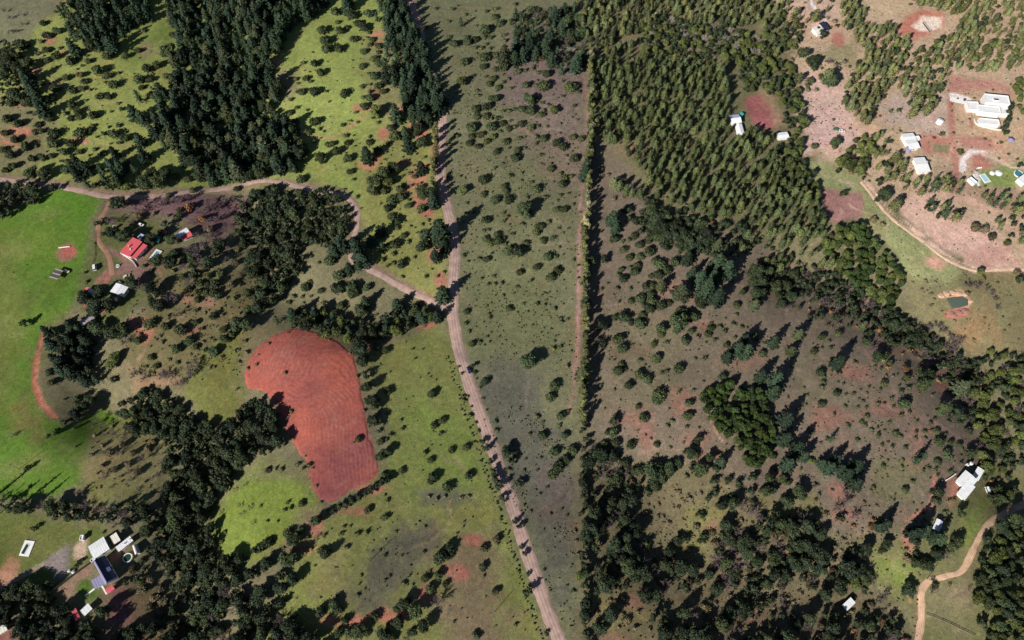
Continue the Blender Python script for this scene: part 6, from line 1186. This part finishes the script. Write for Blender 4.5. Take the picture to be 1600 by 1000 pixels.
# ------------------------------------------------------------------ plants: labels and objects
MARKS = [(208,390,'the red-roofed farmhouse'),(113,404,'the round dirt pen'),(50,470,'the bright green hillside field'),(185,452,'the square white farm building'),
 (285,362,'the white and red cottage'),(240,397,'the farmhouse pool'),(290,325,'the brown orchard plot'),(480,640,'the red ploughed field'),(410,390,'the side-road wood'),
 (500,350,'the road-bend grove'),(620,445,'the straight side road'),(707,485,'the road junction'),(700,370,'the big roadside pine'),(640,110,'the roadside pine row'),
 (350,140,'the large pine wood'),(160,50,'the upper pine stand'),(60,200,'the scrubby upper hillside'),(170,180,'the bushy upper meadow'),(520,120,'the yellow-green upper meadow'),(575,185,'the meadow soil scar'),
 (780,120,'the top pasture strip'),(800,250,'the upper pasture strip'),(800,380,'the middle pasture strip'),(810,500,'the pasture by the junction'),(740,600,'the dark blue car'),(840,620,'the lower pasture strip'),(860,780,'the grey pasture strip'),
 (850,60,'the strip-top wood'),(915,200,'the upper windbreak hedge'),(914,420,'the middle windbreak hedge'),(911,600,'the lower windbreak hedge'),(1040,180,'the conifer plantation'),(1200,320,'the plantation foot'),(960,30,'the pale conifer wood'),
 (1100,55,'the pale leafless copse'),(1150,192,'the house inside the plantation'),(1222,211,'the lone white shed'),(1282,42,'the dark-panelled house'),(1445,42,'the white sand pit'),(1545,165,'the large white villa'),
 (1420,218,'the L-shaped white house'),(1438,258,'the stepped white house'),(1535,280,'the pale garden pool'),(1310,180,'the pink clearing'),(1310,325,'the reddish valley plot'),(1350,410,'the bright green valley wood'),
 (1470,360,'the stony pink clearing'),(1495,472,'the small green pond'),(1360,470,'the bare streamside trees'),(1100,440,'the pines under the plantation'),(1010,420,'the wood under the plantation'),(990,540,'the brown hedge-side pasture'),
 (1050,620,'the red soil patches'),(1150,660,'the dense oval grove'),(1200,560,'the pines above the grove'),(1300,560,'the brown hillside'),(1400,640,'the open brown slope'),(1340,730,'the long-shadowed pines'),
 (1480,560,'the streamside scrub'),(1515,750,'the white hillside house'),(1465,820,'the blue-roofed hut'),(1480,900,'the tan road bend'),(1326,944,'the lone white hut'),(1240,870,'the lower dark wood'),(1000,840,'the hedge-foot wood'),
 (975,960,'the hedge-foot clearing'),(1120,960,'the bottom edge wood'),(1570,620,'the right edge wood'),(1580,920,'the lower right wood'),(640,640,'the green field-side pasture'),(680,780,'the grey scrub patch'),(590,860,'the lower pasture'),
 (680,890,'the big bush pair'),(650,950,'the pasture-foot bushes'),(720,900,'the orange scar'),(545,790,'the lower ploughed field'),(430,800,'the bright green slope'),(480,870,'the eroded gully'),
 (560,510,'the wooded field bank'),(340,590,'the small green field'),(250,540,'the red-scarred farm slope'),(110,560,'the black pine clump'),(210,650,'the upper gully wood'),(200,710,'the brushy slope'),(320,740,'the gully wood'),(280,900,'the dark lower gully wood'),
 (60,790,'the lower farm tree belt'),(40,860,'the white-edged pool'),(155,848,'the wide white farm roof'),(165,895,'the steep-gabled house'),(80,970,'the under-farm wood'),(255,940,'the lower farm brush'),(140,280,'the over-road pines'),(40,320,'the under-road trees'),
 (330,480,'the thorny slope'),(660,290,'the eroded roadside bank'),(610,340,'the bushy slope'),(1360,90,'the sunlit conifer belt'),(1520,70,'the upper right conifer wood'),(1200,150,'the plantation-side broadleaf belt'),(1450,290,'the conifer rows'),(1560,320,'the conifers at the right edge'),
 (1570,150,'the trees behind the villa'),(1250,60,'the scattered upper trees'),(560,395,'the pines at the road bend'),(590,420,'the pines over the side road')]
MX = np.array([m[0] for m in MARKS], float); MY = np.array([m[1] for m in MARKS], float)
AREA = {'bush': 1, 'broad': 1, 'pine': 1.3, 'young': 1.2, 'column': 1.2, 'bare': 1}
inview = lambda q: -12 < q['px'] < 1612 and -12 < q['py'] < 1012
for q in PL:
    d = np.hypot(MX - q['px'], MY - q['py']); i = int(d.argmin()); dx, dy = q['px'] - MX[i], q['py'] - MY[i]
    where = 'beside' if d[i] < 18 else (('left of' if dx < 0 else 'right of') if abs(dx) > abs(dy) else ('above' if dy < 0 else 'below'))
    if d[i] > 50: where = ('well ' if d[i] < 95 else 'far ') + where
    q['where'] = where + ' ' + MARKS[i][2]; q['shape'] = SORT[q['sort']][0]
    q['share'] = q['R'] * (q['R'] + 0.5 * q['H']) / mpp(q['py']) ** 2
# countable kinds: at most about 300 single ones of a kind, the largest in the picture; the rest of that kind is one mass
KINDS_ = {'bush': 'bxBr', 'small_tree': 's', 'dark': 'd', 'olive': 'e', 'green': 'g', 'vivid': 'v', 'pine': 'p', 'grey_pine': 'q', 'young': 'y', 'sunlit': 'o', 'hedge': 'hc', 'bare': 'wW'}
single = []; masses = {}
for kn, sorts in KINDS_.items():
    allq = [q for q in PL if q['sort'] in sorts]
    vis = sorted([q for q in allq if inview(q)], key=lambda q: -q['share'])
    cap = {'young': 300, 'broadleaf': 300, 'bush': 300}.get(kn, 300)
    single += vis[:cap]; ids = set(id(q) for q in vis[:cap])
    masses[kn] = [q for q in allq if id(q) not in ids and -70 < q['px'] < 1670 and -70 < q['py'] < 1060]
SIZE = lambda q: {'bush': ((1.5, 'tiny'), (2.4, 'small'), (3.4, 'medium-sized'), (9e9, 'large')), 'broad': ((2.9, 'small'), (4.0, ''), (9e9, 'large')), 'pine': ((3.6, 'small'), (5.4, ''), (9e9, 'huge')),
                  'young': ((9e9, ''),), 'column': ((9e9, ''),), 'bare': ((2.6, 'small'), (9e9, ''))}[q['shape']]
groups = {}
for q in single:
    s = next(w for lim, w in SIZE(q) if q['R'] < lim); look = SORT[q['sort']][5]
    if 'small round' in look: look = look.replace('small ', '') if s else look
    q['base'] = (s + ' ' + look + ' ' + q['where']).strip(); groups.setdefault(q['base'], []).append(q)
ORD = ['first', 'second', 'third', 'fourth', 'fifth', 'sixth', 'seventh', 'eighth', 'ninth', 'tenth', 'eleventh', 'twelfth', 'thirteenth', 'fourteenth', 'fifteenth', 'sixteenth', 'seventeenth', 'eighteenth', 'nineteenth', 'twentieth']
for base, g in groups.items():
    n = len(g)
    if n == 1: g[0]['label'] = base
    elif n <= 20:
        xs = [q['px'] for q in g]; ys = [q['py'] for q in g]
        ax = 'px' if max(xs) - min(xs) >= max(ys) - min(ys) else 'py'
        for i, q in enumerate(sorted(g, key=lambda q: q[ax])):
            if n == 2: w = ('left one of two', 'right one of two') if ax == 'px' else ('upper of two', 'lower of two'); w = w[i]
            elif n == 3: w = (('leftmost of three', 'middle of three', 'rightmost of three') if ax == 'px' else ('topmost of three', 'middle of three', 'lowest of three'))[i]
            else: w = ORD[i] + (' from left' if ax == 'px' else ' from top')
            q['label'] = base + ', ' + w
    else:
        for q in g: q['label'] = base
    for q in g:
        q['group'] = base
        if len(q['label'].split()) > 16: print('LONG', q['label'])
pr = np.random.default_rng(5)
for q in single:
    shape, mt, hr, cat, name, look = SORT[q['sort']]; r0, h0 = DIM[shape]
    var = int(pr.integers(len(SHAPES[shape]))); sc = (q['R'] / r0 * pr.uniform(0.82, 1.16), q['R'] / r0 * pr.uniform(0.82, 1.16), q['H'] / h0)
    loc = q['p'] - Vector((0, 0, 0.12)); rz = pr.uniform(0, 6.28)
    if SHAPES[shape][var][1] is None:
        o = bpy.data.objects.new(name, tmesh(shape, var, 0, mt)); COL.objects.link(o); o.location = loc; o.rotation_euler = (0, 0, rz); o.scale = sc
    else:
        o = empty(name, loc, rz); o.scale = sc
        for part, nm in ((1, 'trunk'), (0, 'crown')):
            c = bpy.data.objects.new(nm, tmesh(shape, var, part, mt)); COL.objects.link(c); c.parent = o
    tag(o, q['label'], cat, q['group'])
MASSNAME = {'bush': ('scrub', 'scattered small scrub bushes over the pastures and wood edges'), 'small_tree': ('scrub_trees', 'remaining small round trees scattered over the slopes'),
            'dark': ('dark_woodland', 'mass of dark broadleaf woodland filling the gullies'), 'olive': ('olive_woodland', 'mass of olive broadleaf woodland'), 'green': ('green_woodland', 'mass of bright green woodland'), 'vivid': ('grove_growth', 'inner growth of the vivid green groves'), 'sunlit': ('conifer_wood', 'mass of pale conifers at the top of the picture'), 'grey_pine': ('grey_pines', 'remaining grey-green pines'), 'pine': ('pine_wood', 'mass of dark pines beyond the first trees'),
            'young': ('plantation', 'dense mass of plantation conifers'), 'hedge': ('windbreak_growth', 'remaining windbreak growth'), 'bare': ('bare_thicket', 'thicket of leafless grey trees')}
def mass_mesh(name, qs, label):
    if not qs: return
    mats = []; V = []; Q = []; M = []; o = 0
    for q in qs:
        shape, mt = SORT[q['sort']][:2]; r0, h0 = DIM[shape]
        v, f = LOW[shape][int(pr.integers(len(LOW[shape])))]
        a = pr.uniform(0, 6.28); c, s = math.cos(a), math.sin(a); sx = q['R'] / r0; sz = q['H'] / h0
        w = np.stack([(v[:, 0] * c - v[:, 1] * s) * sx + q['p'].x, (v[:, 0] * s + v[:, 1] * c) * sx + q['p'].y, v[:, 2] * sz + q['p'].z - 0.12], 1)
        m = MAT[mt]
        if m not in mats: mats.append(m)
        V.append(w); Q.append(f + o); M.append(np.full(len(f), mats.index(m))); o += len(v)
    me = np_mesh(name, np.concatenate(V), np.concatenate(Q), mats, np.concatenate(M))
    ob = bpy.data.objects.new(name, me); COL.objects.link(ob); tag(ob, label, None, None, 'stuff')
    return len(me.polygons)
for kn, qs in masses.items():
    n = mass_mesh(MASSNAME[kn][0], qs, MASSNAME[kn][1])
    print('MASS', kn, len(qs), n)
print('SINGLE', len(single), {k: sum(q['sort'] in v for q in single) for k, v in KINDS_.items()})

# uncountable small growth: tussocks on the pastures, scrub along the road bank
def tuft(r):
    L_ = [((0.05, 0, 0.33), (0.6, 0.5, 0.4))]
    return join([lump(r, c, np.array(q), 5, 3) for c, q in L_])
def scatter(name, label, pts, mat, lo, hi):
    T = [tuft(pr) for _ in range(5)]; V = []; Q = []; o = 0
    for x_, y_ in pts:
        v, f = T[int(pr.integers(5))]; s = pr.uniform(lo, hi)
        w = v * np.array([s, s * pr.uniform(0.7, 1.3), s * pr.uniform(0.7, 1.2)]) + np.array([x_, y_, float(0)])
        V.append(w); Q.append(f + o); o += len(v)
    V = np.stack(V); zz = height(np.array([p[0] for p in pts]), np.array([p[1] for p in pts])) - 0.05
    V[:, :, 2] += zz[:, None]
    me = np_mesh(name, V.reshape(-1, 3), np.concatenate(Q), [mat]); ob = bpy.data.objects.new(name, me); COL.objects.link(ob)
    tag(ob, label, None, None, 'stuff'); return ob
def sprinkle(pts, n, clump=0.25):
    wp = wpoly(pts); xs = [p[0] for p in wp]; ys = [p[1] for p in wp]
    x_ = pr.uniform(min(xs), max(xs), n * 3); y_ = pr.uniform(min(ys), max(ys), n * 3)
    ok = inside(x_, y_, wp) & (fbm(x_, y_, 18, 123, 3) + pr.normal(size=n * 3) * 0.3 > clump - 0.15)
    return list(zip(x_[ok], y_[ok]))[:n]
tp = sprinkle([(720,20),(915,110),(905,300),(900,680),(820,640),(735,560),(712,400),(700,180)], 1500) + sprinkle([(740,600),(900,700),(900,980),(880,980),(800,780)], 900)
tp += sprinkle([(930,450),(1080,460),(1240,560),(1420,560),(1530,700),(1430,800),(1100,700),(930,680)], 1100) + sprinkle([(600,550),(690,530),(760,740),(840,980),(450,990),(600,790)], 130)
tp += sprinkle([(0,90),(240,60),(280,240),(0,280)], 120) + sprinkle([(430,120),(590,20),(660,280),(560,290)], 90) + sprinkle([(1255,130),(1320,140),(1340,240),(1260,240)], 120) + sprinkle([(1280,260),(1500,420),(1580,520),(1450,470)], 200)
tp += sprinkle([(200,440),(400,440),(380,600),(200,600)], 300) + sprinkle([(930,740),(1440,800),(1440,1000),(930,1000)], 900) + sprinkle([(1200,0),(1600,0),(1600,420),(1260,240)], 700)
scatter('pasture_tussocks', 'dark tussocks and seedlings dotted over the pastures', tp, foliage('tussock', (0.075, 0.078, 0.040)), 0.45, 1.15)
bp_ = []
for (x_, y_), (tx, ty) in zip(bank, tgb):
    for k in range(2):
        d = 4.7 + pr.normal() * 0.35; bp_.append((x_ + ty * d + pr.normal() * 0.8, y_ - tx * d + pr.normal() * 0.8))
scatter('roadside_scrub', 'low dark scrub growing along the left bank of the main road', bp_, F_DARK, 0.6, 1.35)
